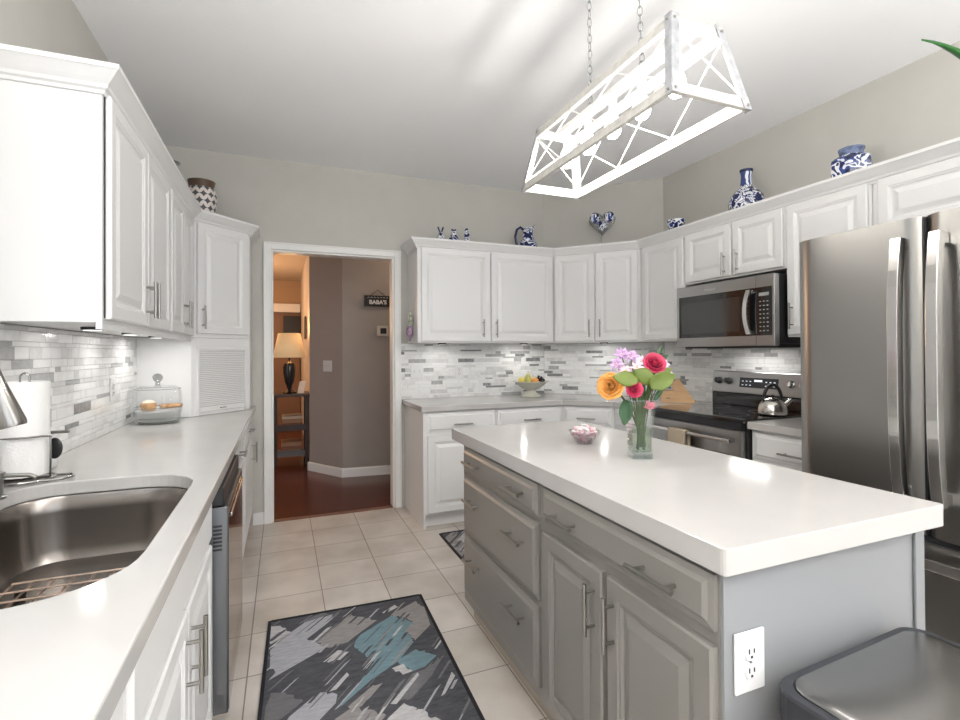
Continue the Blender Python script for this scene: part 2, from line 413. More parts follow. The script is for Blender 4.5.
MB().box(-0.02, 0.0, -0.1, 0.1, 0, 0.3).build('frame', mat('dark_frame', (0.05, 0.035, 0.03), 0.4), t, bevel=0.006)
t = thing('console_table', 'dark wooden side table with two shelves seen through the doorway', 'side table', (0.09, 6.42, 0))
DW = mat('dark_table_wood', (0.045, 0.025, 0.02), 0.35)
for sx in (-1, 1):
    for sy in (-1, 1):
        MB().box(sx * 0.175 - 0.02, sx * 0.175 + 0.02, sy * 0.2 - 0.02, sy * 0.2 + 0.02, 0, 0.80).build('leg', DW, t, bevel=0.003)
MB().box(-0.215, 0.215, -0.24, 0.24, 0.80, 0.83).build('tabletop', DW, t, bevel=0.004)
for z in (0.10, 0.40):
    MB().box(-0.155, 0.155, -0.18, 0.18, z, z + 0.02).box(-0.155, 0.155, -0.215, -0.2, z, z + 0.07).build('shelf', DW if z > .3 else mat('grey_shelf_edge', (0.12, 0.11, 0.11), 0.4), t)
BK = [mat('book_tan', (0.36, 0.19, 0.10), 0.6), mat('book_rust', (0.26, 0.10, 0.06), 0.6), mat('book_cream', (0.55, 0.43, 0.32), 0.6)]
zz = 0.121
books = [('thick tan book at the bottom of the lower shelf pile', .05, 0), ('rust brown book lying on the thick tan book', .035, 1), ('tan book topmost on the lower shelf pile', .05, 0)]
for lb, h_, k in books:
    tag(MB().box(-0.11, 0.12, -0.14, 0.12, 0, h_).build('book', BK[k], loc=(0.09, 6.42, zz), bevel=0.003), lb + ' of the far table', 'book', 'books on the far side table'); zz += h_ + 0.001
zz = 0.421
books = [('rust brown book lowest on the upper shelf', .06, 1), ('tan book in the middle of the upper shelf pile', .05, 0), ('cream book topmost on the upper shelf', .03, 2)]
for lb, h_, k in books:
    tag(MB().box(-0.10, 0.13, -0.15, 0.12, 0, h_).build('book', BK[k], loc=(0.09, 6.42, zz), bevel=0.003), lb + ' of the far table', 'book', 'books on the far side table'); zz += h_ + 0.001
t = thing('table_lamp', 'table lamp with dark urn base and glowing tan shade beyond the doorway', 'lamp', (0.075, 6.38, 0.831))
MB().lathe([(0.075, 0), (0.08, 0.012), (0.05, 0.03), (0.025, 0.05), (0.03, 0.08), (0.055, 0.14), (0.072, 0.24), (0.075, 0.31), (0.06, 0.36), (0.03, 0.375), (0.012, 0.39), (0.01, 0.45)]).build('base', mat('black_ceramic', (0.02, 0.02, 0.022), 0.08), t)
SHADE = mat('lamp_shade_fabric', (0.80, 0.60, 0.36), 0.8, emit=(1.0, 0.62, 0.28), estr=0.22)
MB().rings([[(r * math.cos(2 * PI * k / 32), r * math.sin(2 * PI * k / 32), z) for k in range(32)] for r, z in ((0.185, 0.43), (0.125, 0.72))], False, False, 0, True).build('lamp_shade', SHADE, t, solid=0.003)
MB().tube([(0, 0, 0.45), (0, 0, 0.68)], 0.006).build('rod', NICKEL, t)
point('table_lamp_light', (0.075, 6.38, 1.60), 7, (1.0, 0.60, 0.30), 0.05)
t = thing('picture_frame', 'small white photo frame leaning beside the lamp on the far table', 'picture frame', (0.19, 6.30, 0.831))
MB().add([(-0.03, 0, 0), (0.045, 0, 0), (0.075, 0.05, 0.14), (0.0, 0.05, 0.14), (-0.03, 0.01, 0), (0.045, 0.01, 0), (0.075, 0.06, 0.14), (0.0, 0.06, 0.14)], [(0, 1, 2, 3), (7, 6, 5, 4), (0, 4, 5, 1), (1, 5, 6, 2), (2, 6, 7, 3), (3, 7, 4, 0)]).build('frame', PLATE, t)
point('far_room_light', (-0.9, 7.6, 2.0), 46, (1.0, 0.62, 0.34), 0.12)
point('hall_light', (1.35, 4.75, 2.42), 5, (1.0, 0.80, 0.62), 0.08)
# hanging sign, thermostat, hall switch
t = thing('hanging_sign', 'small black hanging sign with white letters on the hall wall', 'sign', (0.950, 5.33, 1.81))
MB().box(-0.145, 0.145, -0.012, 0, 0, 0.115).build('board', mat('black_sign_board', (0.012, 0.012, 0.014), 0.4), t, bevel=0.002)
MB().tube([(-0.075, -0.006, 0.115), (0.0, -0.006, 0.175), (0.075, -0.006, 0.115)], 0.004, 6).build('cord', mat('dark_cord', (0.05, 0.02, 0.015), 0.7), t)
text_obj('lettering', "BABA'S", 0.060, mat('white_lettering', (0.75, 0.75, 0.75), 0.5), t, (0.0, -0.0135, 0.042), (PI / 2, 0, 0), bold=0.002)
mb = MB()
for k in range(7): mb.tube([(-0.11 + k * 0.033, -0.0135, 0.09), (-0.10 + k * 0.033, -0.0135, 0.099), (-0.09 + k * 0.033, -0.0135, 0.088)], 0.0022, 5)
mb.build('script_line', PLATE, t)
t = thing('thermostat', 'square thermostat with dark display on hall wall below the black sign', 'thermostat', (0.998, 5.33, 1.49))
MB().box(-0.062, 0.062, -0.022, 0, 0, 0.11).build('housing', mat('thermostat_beige', (0.55, 0.50, 0.45), 0.4), t, bevel=0.004)
MB().box(-0.025, 0.04, -0.024, -0.021, 0.025, 0.085).build('display', BLACK, t)
def switch_plate(name, label, cat, loc, deg, wd=0.07, hh=0.115, gangs=1, outlet=False, group=None):
    t = thing(name, label, cat, loc, deg, group)
    MB().box(-wd / 2, wd / 2, -0.006, 0, -hh / 2, hh / 2).build('plate', PLATE, t, bevel=0.003)
    if outlet:
        for s in (-1, 1):
            rc = MB().lathe([(0.0165, 0), (0.0165, 0.003)], n=20).build('receptacle', PLATE, t, loc=(0, -0.006, s * 0.0195)); rc.rotation_euler = (PI / 2, 0, 0)
            q = MB().box(-0.008, -0.0055, -0.0004, 0.0012, -0.001, 0.009).box(0.0055, 0.008, -0.0004, 0.0012, -0.001, 0.008).box(-0.0025, 0.0025, -0.0004, 0.0012, -0.0105, -0.006)
            sl = q.build('slots', BLACK, t, loc=(0, -0.0098, s * 0.0195))
        MB().tube([(0, -0.006, 0), (0, -0.0075, 0)], 0.003, 8).build('screw', NICKEL, t)
    else:
        for g in range(gangs):
            x = (g - (gangs - 1) / 2) * 0.046
            MB().box(x - 0.005, x + 0.005, -0.018, -0.006, -0.004, 0.012).build('toggle', PLATE, t, bevel=0.001)
    return t
switch_plate('light_switch', 'white triple switch plate on the taupe hall wall left of its corner', 'light switch', (0.455, 5.60, 1.17), -57, 0.15, 0.12, 3)

# ------------------------------------------------------------------ doors, drawers, handles (local frame: front faces -Y)
def front(mb, x0, x1, z0, z1, y, kind='raised', t=0.02, fr=0.058):
    if kind == 'raised':
        R_ = [(0, 0), (0, t - 0.005), (0.005, t), (fr - 0.012, t), (fr - 0.008, t - 0.003), (fr - 0.002, t - 0.004), (fr + 0.004, t - 0.0095), (fr + 0.012, t - 0.0095), (fr + 0.034, t - 0.001)]
    elif kind == 'slab':
        R_ = [(0, 0), (0, t - 0.008), (0.007, t - 0.004), (0.010, t)]
    else:   # wide bevel
        R_ = [(0, 0), (0, t - 0.010), (0.014, t - 0.007), (0.024, t)]
    rings = [[(x0 + i, y - d, z0 + i), (x1 - i, y - d, z0 + i), (x1 - i, y - d, z1 - i), (x0 + i, y - d, z1 - i)] for i, d in R_]
    mb.rings(rings)
    return mb
def hbar(x0, z0, x1, z1, y, out=0.032, r=0.0058):
    mb = MB(); a = Vector((x0, y - out, z0)); b = Vector((x1, y - out, z1)); d = (b - a)
    mb.tube([a, b], r, 12)
    for k in (0.17, 0.83):
        p = a + d * k; mb.tube([p, (p.x, y, p.z)], r * 0.8, 10)
    return mb
def add_door(t, x0, x1, z0, z1, y, m, hx=None, hz=None, hl=0.15, name='door', kind='raised', vert=True):
    d = front(MB(), x0, x1, z0, z1, y, kind).build(name, m, t)
    if hx is not None:
        if vert: hb = hbar(hx, hz, hx, hz + hl, y - 0.02)
        else: hb = hbar(hx, hz, hx + hl, hz, y - 0.02)
        hb.build('handle', NICKEL, d)
    return d

def carcass(t, w_, d_, h_, m, z0=0.0, inset=0.0):
    return MB().box(0.001, w_ - 0.001, 0, d_, z0, h_).build('body', m, t, bevel=0.0015)

# ---- left wall cabinets (front faces +X -> rotate +90)
CF = -0.535; UZ0, UZ1 = 1.415, 2.185
dU = CF - XL
def upper_left(y0, y1, jt, label, hz=0.045):
    t = thing('wall_cabinet', label, 'wall cabinet', (CF, y0, UZ0), 90, 'white wall cabinets')
    w_ = y1 - y0; h_ = UZ1 - UZ0
    MB().box(0.0, w_ - 0.001, 0, dU - 0.001, 0, h_).box(0.0, w_ - 0.001, 0, 0.018, -0.022, 0).build('body', CAB, t, bevel=0.0015)
    MB().box(0.0135, 0.0185, -0.0045, -0.0005, 0.014, h_ - 0.034).build('door_gap', BLACK, t)
    add_door(t, 0.02, jt - 0.003, 0.012, h_ - 0.03, 0, CAB, jt - 0.03, hz)
    add_door(t, jt + 0.003, w_ - 0.018, 0.012, h_ - 0.03, 0, CAB, jt + 0.03, hz)
    return t
upper_left(1.910, 2.865, 0.490, 'white double-door wall cabinet nearest the camera on the left wall')
upper_left(2.866, 3.552, 0.355, 'white double-door wall cabinet in the left row beside the corner cabinet')
# corner cabinet and appliance garage
pts = [(XL + 0.001, 3.556), (CF, 3.556), (-0.218, 3.873), (-0.218, YW - 0.001), (XL + 0.001, YW - 0.001)]
t = thing('corner_wall_cabinet', 'white diagonal corner wall cabinet above the tambour garage', 'corner cabinet', (CF, 3.556, 1.415), 45)
inv = Matrix.Rotation(-PI / 4, 4, 'Z')
def loc45(p, o=(CF, 3.556)):
    v = inv @ Vector((p[0] - o[0], p[1] - o[1], 0)); return (v.x, v.y)
lp = [loc45(p) for p in pts]
MB().prism(lp, 0.0, UZ1 - 1.415).build('body', CAB, t, bevel=0.0015)
LW = 0.448
add_door(t, 0.035, LW - 0.03, 0.025, UZ1 - 1.415 - 0.03, 0, CAB, 0.062, 0.055)
t = thing('appliance_garage', 'white corner appliance garage with ribbed tambour door standing on the left counter', 'appliance garage', (CF, 3.556, 0.916), 45)
MB().prism(lp, 0.0, 0.4975).build('body', CAB, t, bevel=0.0015)
mb = MB(); n = 30
for k in range(n):
    z = 0.055 + k * (0.365 / n)
    mb.rings([[(0.052, -0.001, z + 0.0008), (0.052, -0.0065, z + 0.002), (0.052, -0.0075, z + 0.0065), (0.052, -0.0065, z + 0.0105), (0.052, -0.001, z + 0.0118)],
              [(0.398, -0.001, z + 0.0008), (0.398, -0.0065, z + 0.002), (0.398, -0.0075, z + 0.0065), (0.398, -0.0065, z + 0.0105), (0.398, -0.001, z + 0.0118)]])
mb.box(0.052, 0.398, -0.001, 0.0, 0.02, 0.42, 1)
o = mb.build('tambour_door', [CAB, mat('tambour_gap', (0.30, 0.30, 0.30), 0.7)], t)
MB().box(0.052, 0.398, -0.010, -0.001, 0.022, 0.054).build('bottom_rail', CAB, t, bevel=0.002)
MB().box(0.20, 0.245, -0.015, -0.010, 0.036, 0.043).build('pull', NICKEL, t, bevel=0.001)
MB().box(0.035, 0.05, -0.012, 0, 0.0, 0.435).box(0.40, 0.415, -0.012, 0, 0.0, 0.435).box(0.05, 0.40, -0.012, 0, 0.42, 0.435).build('frame_bead', CAB, t, bevel=0.002)
# crown, left run
CROWN = [(0.0, 2.145), (0.006, 2.145), (0.010, 2.155), (0.018, 2.160), (0.022, 2.170), (0.034, 2.182), (0.050, 2.200), (0.056, 2.206), (0.060, 2.208), (0.060, 2.223), (0.0, 2.223)]
tag(sweep([(XL + 0.002, 1.9085), (CF - 0.0 + 0.001, 1.9085), (CF + 0.001, 3.556), (-0.2165, 3.8735), (-0.2165, YW - 0.003)], CROWN).build('crown_molding', CAB), 'white crown molding along the tops of the left wall cabinets', 'crown molding')

# ---- left base cabinets (front faces +X)
BF = -0.235; BZ = 0.871
def base_left(y0, y1, label, cb):
    t = thing('base_cabinet', label, 'base cabinet', (BF, y0, 0), 90, 'white base cabinets')
    w_ = y1 - y0
    MB().box(0.001, w_ - 0.001, 0.0, BF - XL - 0.002, 0.10, BZ - 0.001).box(0.001, w_ - 0.001, 0.07, BF - XL - 0.002, 0.0, 0.10).build('body', CAB, t, bevel=0.0015)
    cb(t, w_); return t
def _near(t, w_):
    add_door(t, 0.02, w_ - 0.015, 0.13, 0.69, 0, CAB, w_ - 0.06, 0.5)
    add_door(t, 0.02, w_ - 0.015, 0.71, 0.855, 0, CAB, w_ / 2 - 0.08, 0.785, 0.16, 'drawer', 'slab', False)
base_left(-0.03, 0.883, 'white base cabinet closest to the camera under the left counter', _near)
def sinkbase(t, w_):
    # open-topped body so that the bowl hangs inside it
    j = 0.505
    add_door(t, 0.02, j - 0.003, 0.13, 0.69, 0, CAB, j - 0.035, 0.50)
    add_door(t, j + 0.003, w_ - 0.02, 0.13, 0.69, 0, CAB, j + 0.035, 0.50)
    front(MB(), 0.02, w_ - 0.02, 0.71, 0.855, 0, 'slab').build('false_front', CAB, t)
t = thing('base_cabinet', 'white double-door sink cabinet with two bar handles under the sink', 'base cabinet', (BF, 0.885, 0), 90, 'white base cabinets')
w_ = 0.963
MB().box(0.001, 0.02, 0, 0.59, 0.1, BZ - 0.001).box(w_ - 0.02, w_ - 0.001, 0, 0.02, 0.1, BZ - 0.001).box(w_ - 0.02, w_ - 0.001, 0.02, 0.59, 0.1, 0.62).box(0.02, w_ - 0.02, 0, 0.59, 0.1, 0.12).box(0.02, w_ - 0.02, 0.575, 0.59, 0.12, BZ - 0.001).box(0.02, w_ - 0.02, 0, 0.012, 0.12, BZ - 0.001).box(0.001, w_ - 0.001, 0.07, 0.09, 0, 0.1).build('body', CAB, t)
sinkbase(t, w_)
def _dr(handx):
    def f(t, w_):
        add_door(t, 0.02, w_ - 0.02, 0.13, 0.69, 0, CAB, handx * w_, 0.50)
        add_door(t, 0.02, w_ - 0.02, 0.71, 0.855, 0, CAB, w_ / 2 - 0.07, 0.785, 0.14, 'drawer', 'slab', False)
    return f
base_left(2.47, 3.30, 'white drawer base cabinet just beyond the dishwasher', _dr(0.12))
base_left(3.302, 4.155, 'white drawer base cabinet at the doorway end of the left counter', _dr(0.88))
# dishwasher
t = thing('dishwasher', 'stainless dishwasher with dark glossy front under the left counter', 'dishwasher', (BF, 1.852, 0), 90)
MB().box(0.004, 0.612, 0.0, 0.02, 0.1, 0.865).box(0.004, 0.612, 0.0205, 0.57, 0.1, 0.62).box(0.004, 0.612, 0.06, 0.57, 0.0, 0.1).build('tub', DGREY, t)
MB().box(0.006, 0.610, -0.062, -0.001, 0.11, 0.80).build('door', [steel('dishwasher_side', (0.22, 0.23, 0.25), 0.35, (1, 1, 1), .05)], t, bevel=0.004)
MB().box(0.012, 0.604, -0.0645, -0.0622, 0.12, 0.79).build('front_panel', mat('dark_glossy_steel', (0.16, 0.15, 0.145), 0.10, 1.0), t)
MB().box(0.006, 0.610, -0.050, -0.001, 0.803, 0.862).build('control_strip', BLACK, t, bevel=0.004)
MB().box(0.05, 0.566, -0.072, -0.0646, 0.752, 0.766).build('handle', HANDLE, t, bevel=0.003)
mb = MB()
for k in range(7): mb.box(0.0045, 0.0062, -0.045, -0.018, 0.655 + k * 0.013, 0.662 + k * 0.013)
mb.build('vent_slots', BLACK, t)

# ---- countertops
def slab_with_hole(name, outer, hole, z0, z1, m, label, cat, bevel=0.004):
    bm = bmesh.new()
    def loop(pts):
        vs = [bm.verts.new((x, y, z1)) for x, y in pts]
        for i in range(len(vs)): bm.edges.new((vs[i], vs[(i + 1) % len(vs)]))
        return vs
    loop(outer)
    if hole: loop(hole)
    bmesh.ops.triangle_fill(bm, use_beauty=True, use_dissolve=False, edges=bm.edges[:])
    r = bmesh.ops.extrude_face_region(bm, geom=bm.faces[:])
    bmesh.ops.translate(bm, verts=[v for v in r['geom'] if isinstance(v, bmesh.types.BMVert)], vec=(0, 0, z0 - z1))
    bmesh.ops.recalc_face_normals(bm, faces=bm.faces)
    me = bpy.data.meshes.new(name); bm.to_mesh(me); bm.free(); me.materials.append(m)
    o = bpy.data.objects.new(name, me); COL.objects.link(o)
    if bevel:
        md = o.modifiers.new('bevel', 'BEVEL'); md.width = bevel; md.segments = 2; md.limit_method = 'ANGLE'; md.angle_limit = 0.8
    return tag(o, label, cat)
def rrect(x0, x1, y0, y1, rs, n=8):
    """rounded rect, rs radii for corners (x1,y1),(x0,y1),(x0,y0),(x1,y0)"""
    out = []
    for (cx, cy, a), r in zip(((x1, y1, 0), (x0, y1, 90), (x0, y0, 180), (x1, y0, 270)), rs):
        sx = -1 if cx == x1 else 1; sy = -1 if cy == y1 else 1
        for k in range(n + 1):
            th_ = math.radians(a + 90 * k / n)
            out.append((cx + sx * r + r * math.cos(th_), cy + sy * r + r * math.sin(th_)))
    return out
SX0, SX1, SY0, SY1 = -0.745, -0.262, 1.005, 1.925
hole = rrect(SX0, SX1, SY0, SY1, (0.17, 0.12, 0.12, 0.17), 10)
slab_with_hole('countertop', [(XL + 0.002, -0.05), (-0.193, -0.05), (-0.193, YW - 0.002), (XL + 0.002, YW - 0.002)], hole, 0.872, 0.914, QUARTZ, 'long white quartz countertop on the left holding the sink', 'countertop')
slab_with_hole('countertop', [(0.945, YW - 0.002), (0.945, 3.5245), (2.14, 3.5245), (2.425, 3.24), (2.425, 2.792), (XR - 0.002, 2.792), (XR - 0.002, 3.39), (2.32, YW - 0.002)], None, 0.872, 0.914, QUARTZ, 'white quartz countertop along the back wall bending round the corner to the range', 'countertop')
slab_with_hole('countertop', [(2.42, 1.485), (XR - 0.002, 1.485), (XR - 0.002, 2.02), (2.42, 2.02)], None, 0.872, 0.914, QUARTZ, 'short white countertop between the range and the refrigerator', 'countertop')
# sink
t = thing('kitchen_sink', 'stainless steel undermount sink set in the left countertop', 'sink', (0, 0, 0.871))
def off(poly, d):
    cx = (SX0 + SX1) / 2; cy = (SY0 + SY1) / 2; hx = (SX1 - SX0) / 2; hy = (SY1 - SY0) / 2
    return [(cx + (x - cx) * (hx - d) / hx, cy + (y - cy) * (hy - d) / hy) for x, y in poly]
rg = []
for d, z in ((-0.02, -0.002), (-0.004, -0.002), (-0.002, -0.006), (0.004, -0.05), (0.010, -0.16), (0.022, -0.195), (0.05, -0.208), (0.16, -0.213)):
    rg.append([(x, y, z) for x, y in off(hole, d)])
MB().rings(rg, False, True, 0, True).build('bowl', SINKM, t, merge=True)
MB().lathe([(0.055, -0.2125), (0.055, -0.209), (0.045, -0.208), (0.03, -0.211)], (-0.5, 1.5, 0), 24).build('drain', CHROME, t)
t = thing('sink_grid', 'dark wire grid lying on the bottom of the sink', 'sink rack', (0, 0, 0.0))
mb = MB(); gz = 0.69; x0, x1, y0, y1 = -0.68, -0.36, 1.12, 1.71
GR = steel('grid_wire', (0.40, 0.30, 0.24), 0.3, (1, 1, 1), .05)
for k in range(8): mb.tube([(x0 + (x1 - x0) * k / 7, y0, gz), (x0 + (x1 - x0) * k / 7, y1, gz)], 0.0028, 6)
for k in range(11): mb.tube([(x0, y0 + (y1 - y0) * k / 10, gz + 0.0045), (x1, y0 + (y1 - y0) * k / 10, gz + 0.0045)], 0.0028, 6)
mb.build('wires', GR, t)
for p in ((x0 + .03, y0 + .03), (x1 - .03, y0 + .03), (x0 + .03, y1 - .03), (x1 - .03, y1 - .03), (-.5, 1.25)):
    MB().lathe([(0.013, 0), (0.013, 0.026)], (p[0], p[1], 0.6625), 12).build('foot', BLACK, t)
# faucet
t = thing('kitchen_faucet', 'brushed nickel gooseneck faucet with pull-down spray head over the sink', 'faucet', (-0.79, 1.40, 0.914))
MB().lathe([(0.026, 0), (0.026, 0.008), (0.022, 0.014), (0.02, 0.09), (0.017, 0.10), (0.0125, 0.11)]).build('base', NICKEL, t)
arc = [(0, 0, 0.08), (0, 0, 0.30)] + [(0.095 - 0.095 * math.cos(a), 0, 0.36 + 0.095 * math.sin(a)) for a in [PI * k / 12 for k in range(0, 11)]] + [(0.197, 0, 0.375)]
MB().tube(arc, 0.0115, 12).build('neck', NICKEL, t)
MB().tube([(0.192, 0.0, 0.388), (0.199, 0.0, 0.362), (0.206, 0.0, 0.338), (0.232, 0.0, 0.248), (0.234, 0, 0.240)], 0.01, 20, rad=[0.013, 0.0145, 0.016, 0.027, 0.025]).build('spray_head', steel('faucet_head_steel', (0.34, 0.325, 0.31), .25, (1, 1, 1), .05), t)
MB().tube([(0, 0.02, 0.06), (0, 0.05, 0.07), (0.0, 0.09, 0.10)], 0.007, 10).build('lever', NICKEL, t)
t = thing('soap_dispenser', 'small brushed nickel soap pump behind the sink at the left edge', 'soap dispenser', (-0.735, 1.77, 0.914))
MB().lathe([(0.02, 0), (0.02, 0.006), (0.013, 0.01), (0.012, 0.05), (0.017, 0.055), (0.017, 0.072), (0.006, 0.076)], n=20).build('pump', NICKEL, t)
MB().tube([(0, 0, 0.064), (0.07, 0.0, 0.060), (0.085, 0, 0.052)], 0.006, 10).build('spout', NICKEL, t)
# paper towel
t = thing('paper_towel_roll', 'white paper towel roll standing in a wire holder behind the sink', 'paper towels', (-0.758, 1.985, 0.935))
MB().lathe([(0.02, 0.002), (0.061, 0.0), (0.062, 0.004), (0.062, 0.290), (0.061, 0.294), (0.02, 0.284), (0.02, 0.002)], n=40, caps=False).build('roll', PAPER, t)
t = thing('paper_towel_holder', 'chrome wire paper towel holder with looped top and round base', 'paper towel holder', (-0.758, 1.985, 0.914))
ring = lambda r, z, n=36, c=(0, 0): [(c[0] + r * math.cos(2 * PI * k / n), c[1] + r * math.sin(2 * PI * k / n), z) for k in range(n + 1)]
MB().tube(ring(0.075, 0.008), 0.0035, 8).tube([(-0.075, 0, 0.008), (0.075, 0, 0.008)], 0.0035, 8).tube([(0, -0.075, 0.008), (0, 0.075, 0.008)], 0.0035, 8).build('base', DCHR, t)
MB().tube([(-0.012, 0, 0.012), (-0.012, 0, 0.325)] + [(-0.012 * math.cos(a), 0, 0.325 + 0.016 * math.sin(a)) for a in [PI * k / 8 for k in range(1, 8)]] + [(0.012, 0, 0.325), (0.012, 0, 0.012)], 0.003, 8).build('centre_loop', DCHR, t)
MB().tube([(0.071, -0.02, 0.008), (0.073, -0.02, 0.10), (0.072, -0.02, 0.14), (0.06, -0.045, 0.145), (0.03, -0.069, 0.145), (-0.01, -0.075, 0.145), (-0.045, -0.061, 0.145), (-0.05, -0.056, 0.008)], 0.0032, 8).build('side_wire', DCHR, t)
MB().tube([(0.07, 0.03, 0.006), (0.11, 0.03, 0.006), (0.125, 0.0, 0.006), (0.11, -0.04, 0.006), (0.06, -0.05, 0.006)], 0.0038, 8).build('foot_loop', DCHR, t)
# little black and white gadget
t = thing('can_opener', 'small upright white and black gadget behind the paper towel roll', 'kitchen gadget', (-0.768, 2.165, 0.914))
MB().box(-0.026, 0.026, -0.026, 0.026, 0, 0.14).build('body', PLATE, t, bevel=0.01)
o = MB().lathe([(0.001, 0), (0.026, 0), (0.028, 0.006), (0.022, 0.010), (0.001, 0.010)], n=28, sx=0.8, sy=1.3).build('oval_face', BLACK, t, loc=(0.052, -0.0, 0.075)); o.rotation_euler = (PI / 2, 0, 0)
o.location = (0.034, -0.022, 0.075)
MB().box(0.0, 0.022, -0.035, -0.015, 0.145, 0.215).build('upper_grip', BLACK, t, bevel=0.006)
MB().box(0.005, 0.075, -0.03, -0.02, 0.125, 0.135).build('lever', NICKEL, t, bevel=0.003)
# glass cloche with bowl
t = thing('cake_dome', 'clear glass cake dome with knob on the left counter in the corner', 'cake dome', (-0.675, 3.36, 0.914))
MB().lathe([(0.105, 0.0), (0.112, 0.012), (0.118, 0.05), (0.125, 0.085), (0.128, 0.088), (0.120, 0.085), (0.112, 0.05), (0.10, 0.014), (0.002, 0.012)], n=40).build('bowl', GLASS, t)
MB().lathe([(0.106, 0.0005), (0.109, 0.007), (0.103, 0.007), (0.098, 0.0005)], n=40, caps=False).build('base_rim', GLASSE, t)
MB().lathe([(0.124, 0.09), (0.122, 0.17), (0.115, 0.20), (0.09, 0.213), (0.03, 0.218), (0.002, 0.22)], n=40).build('dome', GLASS, t)
MB().lathe([(0.014, 0.2205), (0.011, 0.235), (0.024, 0.25), (0.028, 0.268), (0.016, 0.283), (0.002, 0.286)], n=24).build('knob', GLASSE, t)
MB().tube([(0.117 * math.cos(2 * PI * k / 40), 0.117 * math.sin(2 * PI * k / 40), 0.197) for k in range(41)], 0.002, 6).build('shoulder_band', GLASSE, t)
MB().lathe([(0.1265, 0.090), (0.1265, 0.094), (0.1215, 0.094), (0.1215, 0.090)], n=40, caps=False).build('dome_rim', GLASSE, t)
CRUST = mat('baked_crust', (0.52, 0.30, 0.14), 0.7, noise=0.35, nscale=30)
ICING = mat('pale_icing', (0.80, 0.70, 0.58), 0.6)
for (x, y, r, lb) in ((-0.035, -0.045, 0.038, 'iced golden muffin on the left inside the glass cake dome'),):
    tt = thing('muffin', lb, 'muffin', (-0.675 + x, 3.36 + y, 0.990))
    MB().lathe([(0.02, 0), (0.033, 0.002), (0.042, 0.03), (0.036, 0.045), (0.015, 0.055), (0.001, 0.056)], n=20).build('muffin_body', CRUST, tt)
    MB().lathe([(0.034, 0.046), (0.024, 0.056), (0.010, 0.062), (0.001, 0.063)], n=20).build('icing', ICING, tt)
tag(MB().box(-0.05, 0.06, -0.03, 0.035, 0, 0.018).build('pastry', CRUST, loc=(-0.612, 3.355, 1.003), bevel=0.008), 'flat golden pastry on the right inside the glass cake dome', 'pastry')
tag(MB().lathe([(0.001, 0), (0.112, 0.0), (0.117, 0.008), (0.001, 0.008)], n=32).build('plate', PLATE, loc=(-0.675, 3.36, 0.981 )), 'white plate under the pastries inside the glass cake dome', 'plate')

# ------------------------------------------------------------------ mosaic backsplash
def splash(name, label, length, z0, z1, loc, deg, rows, seed):
    rnd = random.Random(seed); mb = MB()
    mb.box(0, length, -0.004, -0.001, z0, z1, 5)
    z = z0; k = 0
    while z < z1 - 0.006:
        h_ = min(rows[k % len(rows)] , z1 - z); k += 1
        x = -rnd.random() * 0.12
        last = -1
        while x < length:
            L = rnd.choice((0.05, 0.075, 0.10, 0.10, 0.15, 0.15, 0.20))
            a, b = max(x, 0) + 0.0008, min(x + L, length) - 0.0008
            x += L
            if b - a < 0.006: continue
            r = rnd.random()
            c = 0 if r < 0.34 else 1 if r < 0.70 else 2 if r < 0.875 else 3 if r < 0.95 else 4
            if c >= 3 and last >= 3: c = 1
            last = c
            ze = z + h_ - 0.0013; zs = z + 0.0004
            if ze - zs < 0.003: continue
            e = 0.0008
            mb.rings([[(a, -0.004, zs), (b, -0.004, zs), (b, -0.004, ze), (a, -0.004, ze)], [(a, -0.007, zs), (b, -0.007, zs), (b, -0.007, ze), (a, -0.007, ze)],
                      [(a + e, -0.0078, zs + e), (b - e, -0.0078, zs + e), (b - e, -0.0078, ze - e), (a + e, -0.0078, ze - e)]], False, True, c)
        z += h_
    o = mb.build(name, [T0, T1, T2, T3, T4, GROUT], loc=loc)
    o.rotation_euler = (0, 0, math.radians(deg))
    return tag(o, label, 'backsplash')
RB = [0.026, 0.013, 0.034, 0.018, 0.026, 0.034, 0.013, 0.026]
RL = [0.032, 0.020, 0.038, 0.020, 0.032, 0.044, 0.018, 0.036]
# left: starts at y=1.6, rotate 90 => local x -> +Y, local -y -> +X
splash('backsplash', 'grey and white mosaic backsplash on the left wall behind the paper towels', 3.555 - 1.60, 0.915, 1.412, (XL, 1.60, 0), 90, RL, 3)
splash('backsplash', 'grey and white mosaic backsplash on the back wall behind the fruit bowl', 2.318 - 0.926, 0.915, 1.392, (0.926, YW, 0), 0, RB, 11)
dl = math.hypot(XR - 2.32, YW - 3.393)
splash('backsplash', 'diagonal mosaic backsplash panel in the corner behind the knife block', dl - 0.012, 0.915, 1.392, (2.324, YW - 0.004, 0), -45, RB, 11)
splash('backsplash', 'grey and white mosaic backsplash on the right wall behind the range', 3.385 - 1.49, 0.915, 1.392, (XR, 3.385, 0), -90, RB, 23)
switch_plate('light_switch', 'white double switch plate on the back backsplash nearest the doorway', 'light switch', (1.074, YW - 0.008, 1.148), 0, 0.115, 0.125, 2)
switch_plate('wall_outlet', 'white outlet plate on the back backsplash right of the double switch', 'wall outlet', (1.457, YW - 0.008, 1.14), 0, 0.075, 0.12, 1, True)
switch_plate('wall_outlet', 'white outlet plate on the left backsplash before the cake dome', 'wall outlet', (XL + 0.008, 3.08, 1.13), 90, 0.075, 0.12, 1, True)

